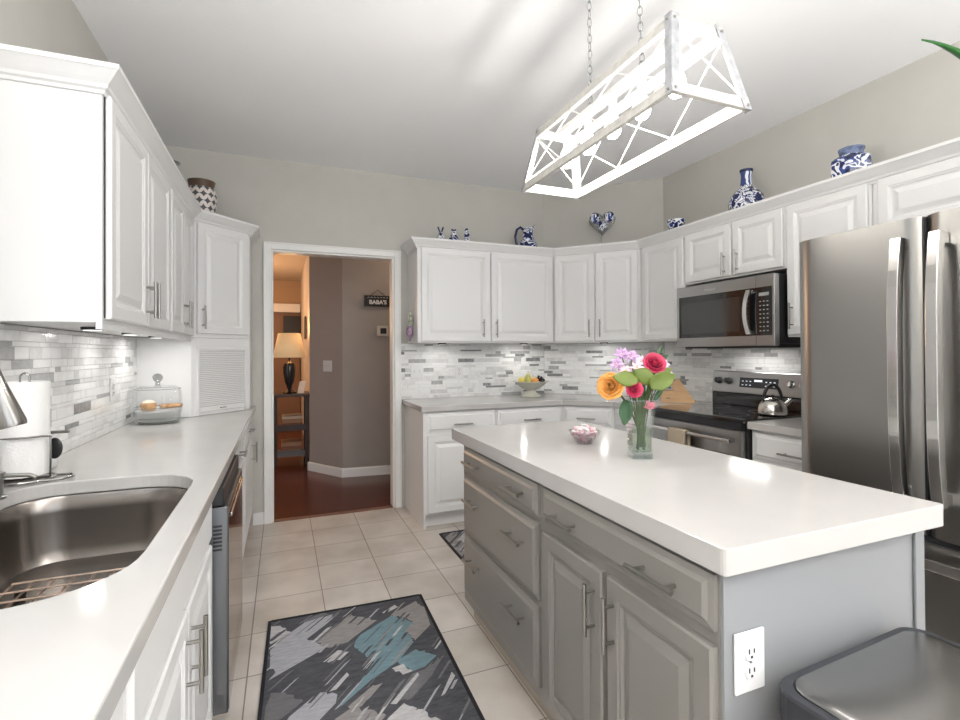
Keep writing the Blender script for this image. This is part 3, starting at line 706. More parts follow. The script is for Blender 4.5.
# ------------------------------------------------------------------ back wall cabinets
UB0, UB1 = 1.39, 2.185
YF = 3.84
def wallcab(label, loc, deg, w_, d_, z0, doors, hz=0.045, h1=None):
    t = thing('wall_cabinet', label, 'wall cabinet', (loc[0], loc[1], z0), deg, 'white wall cabinets')
    h_ = (h1 or UB1) - z0
    MB().box(0.0008, w_ - 0.0008, 0, d_, 0, h_).build('body', CAB, t, bevel=0.0015)
    for x0, x1, hx in doors:
        add_door(t, x0, x1, 0.012, h_ - 0.03, 0, CAB, hx, hz)
    return t
wallcab('white double-door wall cabinet on the back wall beside the doorway', (1.0, YF), 0, 1.24, YW - YF - 0.001, UB0, [(0.03, 0.627, 0.555), (0.635, 1.23, 0.675)])
# diagonal corner cabinet
DX, DY = 2.24, 3.84; EX, EY = 2.757, 3.30
DL = math.hypot(EX - DX, EY - DY); DA = math.degrees(math.atan2(EY - DY, EX - DX))
t = thing('corner_wall_cabinet', 'white double-door diagonal corner wall cabinet above the knife block', 'corner cabinet', (DX, DY, UB0), DA)
Ri = Matrix.Rotation(-math.radians(DA), 4, 'Z')
cp = [(DX + 0.001, DY), (EX, EY + 0.001), (XR - 0.001, EY + 0.001), (XR - 0.001, 3.39), (2.32, YW - 0.003), (DX + 0.001, YW - 0.003)]
MB().prism([tuple((Ri @ Vector((x - DX, y - DY, 0)))[:2]) for x, y in cp], 0, UB1 - UB0).build('body', CAB, t, bevel=0.0015)
hh = UB1 - UB0 - 0.03
add_door(t, 0.02, DL / 2 - 0.004, 0.012, hh, 0, CAB, DL / 2 - 0.045, 0.045)
add_door(t, DL / 2 + 0.004, DL - 0.02, 0.012, hh, 0, CAB, DL / 2 + 0.045, 0.045)
# right wall cabinets face -X: rotate -90, local x runs towards -Y
XF = 2.757; DR = XR - XF - 0.001
wallcab('white single-door wall cabinet left of the microwave', (XF, 3.298), -90, 3.298 - 2.805, DR, UB0, [(0.04, 0.485, None)])
wallcab('short white double-door cabinet directly above the microwave', (XF, 2.803), -90, 2.803 - 2.022, DR, 1.795, [(0.012, 0.405, 0.36), (0.42, 0.768, 0.46)], 0.02)
wallcab('tall white single-door wall cabinet between the microwave and the refrigerator', (XF, 2.020), -90, 2.020 - 1.566, DR, UB0, [(0.01, 0.440, 0.045)])
wallcab('white double-door cabinet above the refrigerator', (XF, 1.564), -90, 1.0, DR, 1.88, [(0.03, 0.495, None), (0.505, 0.97, None)])
tag(sweep([(0.9985, YW - 0.003), (0.9985, YF - 0.001), (DX, YF - 0.001), (EX - 0.001, EY), (EX - 0.001, 0.56)], CROWN).build('crown_molding', CAB), 'white crown molding along the tops of the back and right wall cabinets', 'crown molding')

# ---- back base cabinets
YBF = 3.56
def basecab(label, loc, deg, w_, d_, doors, drawers, body=True, side=False):
    t = thing('base_cabinet', label, 'base cabinet', (loc[0], loc[1], 0), deg, 'white base cabinets')
    if body:
        mb = MB().box(0.001, w_ - 0.001, 0.0, d_, 0.10, BZ).box(0.001, w_ - 0.001, 0.06, d_, 0.0, 0.10)
        if side: mb.box(0.001, 0.018, 0.0, 0.06, 0.0, 0.10)
        mb.build('body', CAB, t, bevel=0.0015)
    for x0, x1, hx in doors: add_door(t, x0, x1, 0.115, 0.69, 0, CAB, hx, 0.52)
    for x0, x1, k in drawers: add_door(t, x0, x1, 0.715, 0.855, 0, CAB, (x0 + x1) / 2 - 0.075, 0.785 - 0.015, 0.15, 'drawer', 'wide', False)
    return t
basecab('white base cabinet with drawer and door at the doorway end of the back run', (0.965, YBF), 0, 0.59, YW - YBF - 0.001, [(0.03, 0.575, 0.52)], [(0.03, 0.575, 1)], True, True)
basecab('white base cabinet with drawer below the fruit bowl', (1.556, YBF), 0, 0.60, YW - YBF - 0.001, [(0.01, 0.59, 0.06)], [(0.01, 0.585, 1)])
t = thing('corner_base_cabinet', 'white diagonal corner base cabinet with one drawer front behind the flower vase', 'corner cabinet', (2.157, YBF, 0), -45)
R45 = Matrix.Rotation(PI / 4, 4, 'Z')
cp = [(2.158, YBF), (2.455, 3.262), (XR - 0.002, 3.262), (XR - 0.002, 3.385), (2.318, YW - 0.003), (2.158, YW - 0.003)]
MB().prism([tuple((R45 @ Vector((x - 2.157, y - YBF, 0)))[:2]) for x, y in cp], 0.0, BZ).build('body', CAB, t, bevel=0.0015)
add_door(t, 0.02, 0.40, 0.115, 0.69, 0, CAB, 0.36, 0.52)
add_door(t, 0.02, 0.40, 0.715, 0.855, 0, CAB, 0.13, 0.77, 0.15, 'drawer', 'wide', False)
basecab('narrow white base cabinet between the corner and the range', (2.455, 3.26), -90, 3.26 - 2.795, XR - 2.455 - 0.002, [(0.02, 0.45, None)], [(0.02, 0.45, 1)])
basecab('white drawer base cabinet between the range and the refrigerator', (2.455, 2.018), -90, 2.018 - 1.487, XR - 2.455 - 0.002, [(0.02, 0.51, 0.06)], [(0.02, 0.51, 1)])

# ------------------------------------------------------------------ island
t = thing('kitchen_island', 'taupe grey island cabinet with drawers and doors in the middle of the kitchen', 'kitchen island', (0.83, 2.30, 0), -90)
# local x = 2.30 - y ; local y = x - 0.83
mb = MB().box(0, 1.54, 0, 0.64, 0.10, 0.864).box(0.0, 1.48, 0.07, 0.60, 0, 0.10)
mb.build('body', [GREY], t, bevel=0.002)
MB().box(1.5405, 1.548, 0.0, 0.67, 0.0, 0.864).build('end_panel', GREY_LIT, t, bevel=0.001)
MB().box(1.549, 1.556, 0.635, 0.672, 0.0, 0.864).build('corner_post', GREY_LIT, t, bevel=0.002)
MB().box(-0.002, 1.545, 0.05, 0.0695, 0.0, 0.095).build('toe_board', mat('beige_toe_board', (0.42, 0.36, 0.30), 0.5), t)
dz = [(0.735, 0.852), (0.449, 0.715), (0.150, 0.430)]
for i, (a, b) in enumerate(dz):
    d = front(MB(), 0.03, 0.782, a, b, 0, 'wide').build('drawer', GREY, t)
    for hx in (0.405, 0.0):
        zc = (0.798, 0.622, 0.345)[i]
        hc = 0.195 if hx == 0.0 else 0.635
        hbar(hc - 0.075, zc, hc + 0.075, zc, -0.02, 0.034).build('handle', NICKEL, d)
d = front(MB(), 0.822, 1.534, 0.735, 0.852, 0, 'wide').build('drawer', GREY, t)
for hc in (0.975, 1.383): hbar(hc - 0.078, 0.79, hc + 0.078, 0.79, -0.02, 0.034).build('handle', NICKEL, d)
add_door(t, 0.822, 1.158, 0.125, 0.705, 0, GREY, 1.125, 0.52, 0.145)
add_door(t, 1.180, 1.534, 0.125, 0.705, 0, GREY, 1.212, 0.52, 0.145)
slab_with_hole('island_countertop', rrect(0.8076, 1.5586, 0.727, 2.4315, (0.012, 0.012, 0.012, 0.012), 3), None, 0.8655, 0.92, QUARTZ, 'thick white quartz top on the grey island', 'countertop')
switch_plate('wall_outlet', 'white outlet plate on the grey end panel of the island', 'wall outlet', (0.896, 0.7515, 0.670), 0, 0.084, 0.125, 1, True)

# ------------------------------------------------------------------ refrigerator
t = thing('refrigerator', 'large stainless french-door refrigerator on the right', 'refrigerator', (2.06, 1.474, 0), -90)
# local x = 1.464 - y, local y = x - 2.06
MB().box(0.004, 0.906, 0.075, 0.90, 0.02, 1.765).build('cabinet_body', mat('fridge_side_grey', (0.16, 0.16, 0.165), 0.4, 0.6), t, bevel=0.004)
MB().box(0.03, 0.88, 0.09, 0.8, 0, 0.02).build('base', BLACK, t)
def fdoor(x0, x1, z0, z1, nm, bulge=0.005):
    n = 14; rgs = []
    for k in range(n + 1):
        u = k / n; x = x0 + (x1 - x0) * u
        y = 0.010 - bulge * (1 - (2 * u - 1) ** 2) + (0.02 * (abs(2 * u - 1) ** 14))
        rgs.append([(x, y, z0), (x, y, z1), (x, 0.068, z1), (x, 0.068, z0)])
    mb = MB().rings(rgs, True, True, 0, False)
    for i in range(len(mb.s)): mb.s[i] = False
    o = mb.build(nm, FRIDGE, t, merge=True)
    for p in o.data.polygons:
        if abs(p.normal.y) > 0.5 and p.center.y < 0.05: p.use_smooth = True
    return o
dl_ = fdoor(0.0, 0.4515, 0.665, 1.78, 'door'); dr_ = fdoor(0.4585, 0.91, 0.665, 1.78, 'door')
fz = fdoor(0.0, 0.91, 0.09, 0.645, 'freezer_drawer')
def fhandle(x, par):
    mb = MB(); pts = []
    n = 16; rg = []
    for k in range(n + 1):
        u = k / n; z = 0.79 + (1.705 - 0.79) * u
        o_ = 0.075 * (1 - abs(2 * u - 1) ** 3.2) * 0.35 + 0.052
        rg.append([(x - 0.017, -o_, z), (x + 0.017, -o_, z), (x + 0.017, -o_ + 0.034, z), (x - 0.017, -o_ + 0.034, z)])
    mb.rings(rg)
    mb.box(x - 0.015, x + 0.015, -0.04, 0.006, 0.79, 0.83).box(x - 0.015, x + 0.015, -0.04, 0.006, 1.665, 1.705)
    return mb.build('handle', HANDLE, par, bevel=0.003)
fhandle(0.404, dl_); fhandle(0.516, dr_)
MB().box(0.452, 0.458, 0.012, 0.066, 0.67, 1.775).box(0.006, 0.904, 0.014, 0.07, 0.646, 0.664).build('gasket', BLACK, t)
rg = []
for k in range(17):
    u = k / 16; x = 0.06 + 0.79 * u; o_ = 0.045 + 0.02 * (1 - abs(2 * u - 1) ** 3)
    rg.append([(x, -o_, 0.575), (x, -o_, 0.612), (x, -o_ + 0.016, 0.612), (x, -o_ + 0.016, 0.575)])
MB().rings(rg).box(0.06, 0.09, -0.04, 0.0, 0.58, 0.607).box(0.82, 0.85, -0.04, 0.0, 0.58, 0.607).build('handle', HANDLE, fz, bevel=0.003)
MB().box(0.05, 0.15, 0.09, 0.2, 1.766, 1.79).box(0.76, 0.86, 0.09, 0.2, 1.766, 1.79).build('hinge_cover', DGREY, t, bevel=0.004)

# ------------------------------------------------------------------ microwave
t = thing('microwave_oven', 'stainless over-the-range microwave with black glass door', 'microwave', (2.66, 2.797, 1.340), -90)
# local x = 2.797 - y
MW, MH = 0.770, 0.425
MB().box(0.004, MW - 0.004, 0.04, 0.40, 0.01, MH - 0.002).build('case', BLACK, t, bevel=0.003)
MB().box(0.0, MW, 0.0, 0.0395, 0.0, MH).build('front_frame', STEEL, t, bevel=0.005)
MB().box(0.026, 0.752, -0.003, -0.0005, 0.062, 0.352).build('door_glass', BGLASS, t, bevel=0.001)
MB().box(0.05, 0.535, -0.0046, -0.0032, 0.090, 0.310).build('window', mat('microwave_window', (0.035, 0.034, 0.033), 0.10, coat=0.6), t)
rg = []
for k in range(15):
    u = k / 14; z = 0.07 + 0.27 * u; xo = 0.600 + 0.0 * u - 0.018 * (1 - (2 * u - 1) ** 2); o_ = 0.03 + 0.012 * (1 - (2 * u - 1) ** 2)
    rg.append([(xo, -o_, z), (xo + 0.034, -o_ - 0.004, z), (xo + 0.036, -o_ + 0.010, z), (xo, -o_ + 0.012, z)])
MB().rings(rg).box(0.602, 0.625, -0.03, -0.003, 0.07, 0.09).box(0.602, 0.625, -0.03, -0.003, 0.32, 0.34).build('handle', HANDLE, t, bevel=0.003)
mb = MB().box(0.670, 0.735, -0.0042, -0.003, 0.298, 0.318)
for r_ in range(8):
    for c_ in range(3):
        mb.box(0.673 + c_ * 0.024, 0.683 + c_ * 0.024, -0.0042, -0.003, 0.087 + r_ * 0.025, 0.093 + r_ * 0.025)
mb.build('keypad_marks', mat('grey_keypad_print', (0.42, 0.42, 0.42), 0.5), t)
MB().box(0.645, 0.6465, -0.0012, 0.0001, 0.0, MH).build('door_seam', BLACK, t)
text_obj('badge', 'Whirlpool', 0.022, mat('badge_grey', (0.75, 0.75, 0.75), 0.3, 0.5), t, (0.30, -0.0008, 0.383), (PI / 2, 0, 0))
MB().box(0.03, MW - 0.03, 0.05, 0.36, -0.012, 0.01).build('vent_grille', BLACK, t)

l = bpy.data.lights.new('hood_light', 'AREA'); l.shape = 'RECTANGLE'; l.size = 0.30; l.size_y = 0.06; l.energy = 0.9; l.color = (1.0, 0.98, 0.95)
lo = bpy.data.objects.new('hood_light', l); COL.objects.link(lo); lo.location = (2.90, 2.41, 1.326); lo.rotation_euler = (0, 0, PI / 2)
# ------------------------------------------------------------------ range
t = thing('kitchen_range', 'stainless electric range with black glass cooktop on the right wall', 'range', (2.40, 2.788, 0), -90)
RW = 0.764
MB().box(0.002, RW - 0.002, 0.03, 0.66, 0.02, 0.90).build('body', mat('range_side_black', (0.02, 0.02, 0.02), 0.4), t, bevel=0.003)
MB().box(0.0, RW, -0.012, 0.60, 0.901, 0.924).build('cooktop', BGLASS, t, bevel=0.005)
mb = MB()
for x, y, r in ((0.19, 0.15, 0.10), (0.57, 0.15, 0.08), (0.19, 0.43, 0.075), (0.57, 0.43, 0.10)):
    mb.lathe([(r, 0), (r + 0.0025, 0), (r + 0.0025, 0.0004), (r, 0.0004)], (x, y, 0.9242), 36, caps=False)
mb.build('burner_rings', mat('burner_ring_grey', (0.16, 0.16, 0.16), 0.3), t)
od = MB().box(0.012, RW - 0.012, -0.012, 0.029, 0.30, 0.855).build('oven_door', STEEL, t, bevel=0.005)
MB().box(0.09, RW - 0.09, -0.0145, -0.0125, 0.40, 0.715).build('oven_window', BGLASS, od, bevel=0.001)
MB().box(0.012, RW - 0.012, -0.004, 0.029, 0.858, 0.90).build('vent_strip', BLACK, t)
rg = []
MB().tube([(0.05, -0.060, 0.80), (RW - 0.05, -0.060, 0.80)], 0.013, 14).box(0.05, 0.075, -0.058, -0.012, 0.788, 0.812).box(RW - 0.075, RW - 0.05, -0.058, -0.012, 0.788, 0.812).build('handle', HANDLE, od)
MB().box(0.012, RW - 0.012, -0.010, 0.029, 0.06, 0.285).build('bottom_drawer', STEEL, t, bevel=0.005)
# back guard
MB().box(0.0, RW, 0.585, 0.665, 0.925, 1.012).build('guard_base', BGLASS, t, bevel=0.004)
MB().add([(0, 0.575, 1.012), (RW, 0.575, 1.012), (RW, 0.665, 1.012), (0, 0.665, 1.012), (0, 0.60, 1.165), (RW, 0.60, 1.165), (RW, 0.665, 1.165), (0, 0.665, 1.165)],
         [(0, 3, 2, 1), (4, 5, 6, 7), (0, 1, 5, 4), (1, 2, 6, 5), (2, 3, 7, 6), (3, 0, 4, 7)]).build('control_panel', STEEL, t, bevel=0.006)
o = MB().box(-0.145, 0.145, -0.002, 0.001, -0.034, 0.034).build('display', BLACK, t, loc=(0.385, 0.5865, 1.09)); o.rotation_euler = (-0.162, 0, 0)
mb = MB().box(-0.03, 0.03, -0.0035, -0.002, 0.008, 0.022)
for c_ in range(9):
    for r_ in range(2):
        if abs(c_ - 4) > 1: mb.box(-0.125 + c_ * 0.03, -0.113 + c_ * 0.03, -0.0035, -0.002, -0.02 + r_ * 0.026, -0.014 + r_ * 0.026)
o2 = mb.build('display_marks', LEDW, o)
for kx in (0.06, 0.145, 0.62, 0.70):
    o = MB().lathe([(0.024, 0), (0.024, 0.006), (0.019, 0.010), (0.018, 0.026), (0.015, 0.030), (0.001, 0.030)], n=24).box(-0.004, 0.004, -0.019, 0.019, 0.028, 0.036).build('knob', BLACK if kx < 0.3 else HANDLE, t, loc=(kx, 0.587, 1.095))
    o.rotation_euler = (PI / 2 - 0.162, 0, 0)
# towel hanging on the range handle
t = thing('dish_towel', 'tan dish towel with dark lettering hanging on the range handle', 'towel', (2.34, 2.455, 0.80), -90)
TOW = mat('tan_towel', (0.46, 0.38, 0.28), 0.9, bump=0.3, bscale=250)
prof = [(0.022, -0.22), (0.020, -0.02), (0.0165, 0.010), (0.0, 0.0175), (-0.0165, 0.010), (-0.020, -0.02), (-0.022, -0.30)]
rg = []
for k in range(9):
    x = -0.075 + 0.15 * k / 8
    rg.append([(x, y + 0.0025 * math.sin(k * 1.3) * (1 if z < -.1 else 0), z) for y, z in prof])
MB().rings(rg, False, False, 0, True, closed=False).build('cloth', TOW, t, solid=0.004)
text_obj('lettering', 'BAKE', 0.042, mat('towel_print', (0.06, 0.05, 0.04), 0.9), t, (0.0, -0.0255, -0.125), (PI / 2, 0, 0), sx=0.9)
# kettle
t = thing('tea_kettle', 'stainless whistling kettle with black arched handle on the cooktop', 'kettle', (2.735, 2.105, 0.9245), -24)
KST = steel('kettle_steel', (0.66, 0.63, 0.59), 0.2, (1, 1, 1), .04)
t.scale = (0.82, 0.82, 0.82)
MB().lathe([(0.001, 0), (0.078, 0.0), (0.094, 0.008), (0.098, 0.03), (0.092, 0.065), (0.075, 0.095), (0.05, 0.115), (0.03, 0.122), (0.028, 0.124), (0.001, 0.126)], n=36).build('body', KST, t)
MB().ball((0, 0, 0.138), 0.012, 12).build('lid_knob', BLACK, t)
MB().tube([(0.07, 0, 0.06), (0.105, 0, 0.085), (0.125, 0, 0.105)], 0.018, 14, rad=[0.022, 0.016, 0.013]).build('spout', KST, t)
MB().tube([(0.118, 0, 0.10), (0.132, 0, 0.113)], 0.016, 14).build('spout_cap', HANDLE, t)
MB().tube([(-0.066 * math.cos(a), 0, 0.095 + 0.125 * math.sin(a)) for a in [PI * k / 14 for k in range(15)]], 0.009, 12, rad=[0.006, .008, .011] + [0.012] * 9 + [.011, .008, .006]).build('handle', BLACK, t)
# knife block
t = thing('knife_block', 'light wooden knife block with slanted slots in the counter corner', 'knife block', (2.83, 3.03, 0.914), -42)
KW = mat('beech_wood', (0.58, 0.36, 0.19), 0.5, noise=0.12, nscale=6, stretch=(1, 1, 8))
KD = mat('dark_slot', (0.03, 0.02, 0.015), 0.5)
# body: side profile in local XZ extruded along y
def prof_xz(mb, poly, y0, y1, mi=0):
    n = len(poly); vs = [(x, y0, z) for x, z in poly] + [(x, y1, z) for x, z in poly]
    return mb.add(vs, [tuple(range(n)), tuple(range(2 * n - 1, n - 1, -1))] + [(i, n + i, n + (i + 1) % n, (i + 1) % n) for i in range(n)], mi)
prof_xz(MB(), [(0.0, 0.0), (0.135, 0.0), (0.138, 0.008), (0.03, 0.175), (-0.035, 0.135), (0.05, 0.0)][:0] + [(0.03, 0.0), (0.155, 0.0), (0.16, 0.012), (0.045, 0.185), (-0.01, 0.148)], -0.055, 0.055).build('block', KW, t, bevel=0.003)
prof_xz(MB(), [(-0.085, 0.0), (0.028, 0.0), (0.028, 0.09), (-0.085, 0.09)], -0.055, 0.055).build('front_block', KW, t, bevel=0.003)
mb = MB()
for k in range(4):
    y = -0.04 + k * 0.026; mb.box(-0.075, 0.02, y, y + 0.006, 0.0885, 0.0908)
mb.build('slots', KD, t)
MB().box(-0.045, -0.018, -0.0556, -0.0551, 0.030, 0.036).build('brand_mark', KD, t)
for k in range(3):
    y = -0.032 + k * 0.032
    kn = thing('kitchen_knife', ['black knife handle nearest the wall in the knife block', 'black knife handle in the middle of the knife block', 'black knife handle nearest the room in the knife block'][k], 'knife', (2.83, 3.03, 0.914), -42)
    d_ = Vector((-0.56, 0, 0.83)); p0 = Vector((0.018, y, 0.169)) + d_ * 0.002
    MB().tube([p0, p0 + d_ * (0.035)], 0.007, 8).build('handle', BLACK, kn)
# fruit bowl
t = thing('fruit_bowl', 'cream footed ceramic fruit bowl on the back counter', 'bowl', (2.05, 3.91, 0.914))
CER = mat('cream_ceramic', (0.60, 0.59, 0.51), 0.25)
MB().lathe([(0.001, 0.0), (0.092, 0.0), (0.095, 0.006), (0.075, 0.02), (0.05, 0.035), (0.04, 0.05), (0.045, 0.062), (0.075, 0.075), (0.11, 0.10), (0.145, 0.128), (0.160, 0.133), (0.160, 0.138), (0.14, 0.135), (0.10, 0.11), (0.06, 0.09), (0.001, 0.085)], n=44).build('bowl', CER, t)
FB = (2.05, 3.91, 0.914)
def fruit(name, label, cat, off_, r, m, sz=1.0, prof=None, stem=True):
    f_ = thing(name, label, cat, (FB[0] + off_[0], FB[1] + off_[1], FB[2] + off_[2]))
    if prof: MB().lathe(prof, n=20).build('flesh', m, f_)
    else: MB().ball((0, 0, r * sz), r, 16, 0, sz).build('flesh', m, f_)
    if stem: MB().tube([(0, 0, (prof[-1][1] if prof else 2 * r * sz) - 0.004), (0.002, 0, (prof[-1][1] if prof else 2 * r * sz) + 0.014)], 0.002, 6).build('stem', KD, f_)
ORG = mat('orange_peel', (0.80, 0.36, 0.08), 0.5, bump=0.2, bscale=300); YEL = mat('lemon_peel', (0.75, 0.62, 0.16), 0.45); GRN = mat('pear_skin', (0.58, 0.55, 0.17), 0.45, noise=.15, nscale=20)
PEAR = [(0.001, 0), (0.02, 0.002), (0.036, 0.02), (0.038, 0.038), (0.028, 0.06), (0.018, 0.078), (0.014, 0.09), (0.001, 0.096)]
fruit('pear', 'yellow green pear standing at the middle of the fruit bowl', 'pear', (-0.03, 0.0, 0.112), 0, GRN, prof=PEAR)
fruit('lemon', 'pale yellow lemon at the left of the fruit bowl', 'lemon', (-0.085, 0.02, 0.112), 0.030, YEL, 1.1, stem=False)
fruit('orange', 'orange at the front of the fruit bowl', 'orange', (0.005, -0.065, 0.106), 0.033, ORG, stem=False)
fruit('apple', 'pale yellow apple behind the orange in the fruit bowl', 'apple', (0.035, 0.03, 0.108), 0.034, mat('apple_skin', (0.70, 0.60, 0.33), 0.35, noise=.2, nscale=10))
DKF = mat('dark_grape', (0.035, 0.012, 0.02), 0.25)
mb = MB(); rr = random.Random(4)
for k in range(26):
    u = k / 26; mb.ball((0.055 + 0.055 * u + rr.uniform(-.014, .014), -0.025 + rr.uniform(-.03, .03), 0.125 + 0.035 * (1 - u) + rr.uniform(0, .028)), 0.0095, 8)
o = tag(mb.build('grape_bunch', DKF, loc=FB), 'bunch of dark grapes at the right of the fruit bowl', 'grapes')

# ------------------------------------------------------------------ pendant over the island
PB, PT = 2.079, 2.361; PCX, PCY = 1.222, 1.619
t = thing('pendant_light', 'long whitewashed wood and wire pendant lantern hanging over the island', 'pendant light', (PCX, PCY, PB))
hb = PT - PB
bx, by, tx, ty = 0.158, 0.490, 0.102, 0.429
def board(p0, p1, wdt, thk, inward, m, nm):
    p0, p1 = Vector(p0), Vector(p1); d = (p1 - p0).normalized(); i_ = Vector(inward); i_ = (i_ - d * i_.dot(d)).normalized(); u = d.cross(i_).normalized()
    if u.z < 0: u = -u
    vs = []
    for p in (p0, p1):
        for a, b in ((0, 0), (1, 0), (1, 1), (0, 1)): vs.append(tuple(p + u * wdt * a + i_ * thk * b))
    return MB().add(vs, [(0, 3, 2, 1), (4, 5, 6, 7), (0, 1, 5, 4), (1, 2, 6, 5), (2, 3, 7, 6), (3, 0, 4, 7)]).build(nm, m, t, bevel=0.0015)
def lerp(z): k = z / hb; return bx + (tx - bx) * k, by + (ty - by) * k
sl = (bx - tx) / hb; sl2 = (by - ty) / hb
for z0, wd_, nm in ((0.0, 0.038, 'bottom_rail'), (hb - 0.04, 0.038, 'top_rail')):
    X_, Y_ = lerp(z0)
    for s in (-1, 1):
        board((s * X_, -Y_, z0), (s * X_, Y_, z0), wd_, 0.014, (-s * 1, 0, -sl), WOODW, nm)
        board((-X_ + 0.0145, s * Y_, z0), (X_ - 0.0145, s * Y_, z0), wd_, 0.014, (0, -s * 1, -sl2), WOODW, nm)
for sx in (-1, 1):
    for sy in (-1, 1):
        p0 = Vector((sx * (bx + .003), sy * (by + .003), -0.004)); p1 = Vector((sx * (tx + .003), sy * (ty + .003), hb + 0.004))
        a_ = Vector((-sx * 0.030, 0, 0)); b_ = Vector((0, -sy * 0.026, 0)); ta = Vector((0, sy * 0.002, 0)); tb = Vector((sx * 0.002, 0, 0))
        mb = MB()
        for e, q in ((a_, ta), (b_, tb)):
            vs = [p0, p0 + e, p0 + e + q, p0 + q, p1, p1 + e, p1 + e + q, p1 + q]
            mb.add(vs, [(0, 3, 2, 1), (4, 5, 6, 7), (0, 1, 5, 4), (1, 2, 6, 5), (2, 3, 7, 6), (3, 0, 4, 7)])
        po = mb.build('corner_post', GALV, t)
        bo = MB()
        for zf in (0.05, 0.93):
            p = p0.lerp(p1, zf); bo.ball(p + Vector((-sx * 0.012, sy * 0.003, 0)), 0.005, 8); bo.ball(p + Vector((sx * 0.003, -sy * 0.012, 0)), 0.005, 8)
        bo.build('rivets', NICKEL, po)
za, zb_ = 0.038, hb - 0.04
for s in (-1, 1):
    mb = MB()
    xa, ya = lerp(za); xb_, yb_ = lerp(zb_)
    xa -= 0.007; xb_ -= 0.007
    for k in range(3):
        a0 = -ya + 2 * ya * k / 3; a1 = -ya + 2 * ya * (k + 1) / 3; b0 = -yb_ + 2 * yb_ * k / 3; b1 = -yb_ + 2 * yb_ * (k + 1) / 3
        mb.tube([(s * xa, a0, za), (s * xb_, b1, zb_)], 0.003, 6).tube([(s * xa, a1, za), (s * xb_, b0, zb_)], 0.003, 6)
    mb.build('cross_wires', WIREW, t)
    mb = MB(); xa, ya = lerp(za); xb_, yb_ = lerp(zb_)
    mb.tube([(-xa, s * (ya - .007), za), (xb_, s * (yb_ - .007), zb_)], 0.003, 6).tube([(xa, s * (ya - .007), za), (-xb_, s * (yb_ - .007), zb_)], 0.003, 6)
    mb.build('cross_wires', WIREW, t)
mb = MB().box(-0.022, 0.022, -ty + 0.014, ty - 0.014, hb - 0.035, hb - 0.012)
mb.build('centre_bar', WIREW, t, bevel=0.002)
for k in range(5):
    y = -0.34 + 0.17 * k
    so = MB().lathe([(0.017, 0.19), (0.017, 0.248)], (0, y, 0), 16).build('lamp_socket', WIREW, t)
    bl = MB().lathe([(0.013, 0.19), (0.014, 0.175), (0.027, 0.15), (0.033, 0.125), (0.030, 0.10), (0.018, 0.085), (0.001, 0.08)], (0, y, 0), 20).build('bulb', BULB, t)
    point('pendant_bulb_light', (PCX, PCY + y, PB + 0.06), 3.2, (1.0, 0.95, 0.88), 0.03)
for cx_, cy_, top_, lb in ((0.0, -0.175, (1.19, 1.43, ZC), 'grey chain holding the near half of the pendant'), (0.0, 0.150, (1.115, 1.62, ZC), 'grey chain holding the far half of the pendant')):
    hr = MB().tube(ring(0.012, 0, 12, (0, 0)), 0.002, 6).build('hook_ring', CHAIN, t, loc=(cx_, cy_, hb + 0.0)); hr.rotation_euler = (PI / 2, 0, 0)
    p0_ = Vector((PCX + cx_, PCY + cy_, PT + 0.010)); dv = Vector(top_) - Vector((0, 0, 0.022)) - p0_
    c_ = thing('hanging_chain', lb, 'chain', tuple(p0_), 0); q_ = dv.to_track_quat('Z', 'Y'); nl = int(dv.length / 0.0285); base = None
    c_.rotation_euler = q_.to_euler()
    for k in range(nl):
        pts_ = [(0.0085 * math.cos(2 * PI * q / 16), 0, 0.0175 * math.sin(2 * PI * q / 16)) for q in range(17)]
        if base is None: l_ = MB().tube(pts_, 0.0019, 6).build('link', CHAIN, c_); base = l_
        else: l_ = base.copy(); COL.objects.link(l_); l_.parent = c_
        l_.location = (0, 0, 0.013 + k * (dv.length - 0.02) / nl); l_.rotation_euler = (0, 0, PI / 2 * (k % 2) + 0.5)
    MB().tube([(0, 0, dv.length - 0.012), (0, 0, dv.length + 0.004)], 0.004, 8).build('ceiling_hook', CHAIN, c_)

# ------------------------------------------------------------------ under-cabinet puck lights
PR = mat('puck_ring', (0.03, 0.03, 0.03), 0.4)
for x, y, z, lb, en in ((-0.66, 2.25, UZ0, 'dark-rimmed puck light under the left cabinets nearest the camera', 0.35), (-0.66, 2.75, UZ0, 'dark-rimmed puck light under the left cabinets in the middle', 0.55),
                    (-0.66, 3.25, UZ0, 'dark-rimmed puck light under the left cabinets above the cake dome', 0.9), (2.02, 3.99, UB0, 'dark-rimmed puck light under the back cabinets above the fruit bowl', 0.5),
                    (1.25, 3.99, UB0, 'dark-rimmed puck light under the back cabinets above the wall switch', 0.3), (2.62, 3.62, UB0, 'dark-rimmed puck light under the diagonal corner cabinet', 0.4)):
    t = thing('puck_light', lb, 'cabinet light', (x, y, z - 0.0125), 0, 'under-cabinet puck lights')
    MB().lathe([(0.030, 0), (0.036, 0.002), (0.036, 0.0123), (0.029, 0.0123)], n=24, caps=False).build('housing', PR, t)
    MB().lathe([(0.001, 0), (0.029, 0.0), (0.029, 0.004), (0.001, 0.004)], n=24).build('lens', PUCK, t)
    l = bpy.data.lights.new('puck_glow', 'AREA'); l.shape = 'DISK'; l.size = 0.056; l.energy = en; l.color = (1.0, 0.98, 0.95)
    lo = bpy.data.objects.new('puck_glow', l); COL.objects.link(lo); lo.location = (x, y, z - 0.0145)

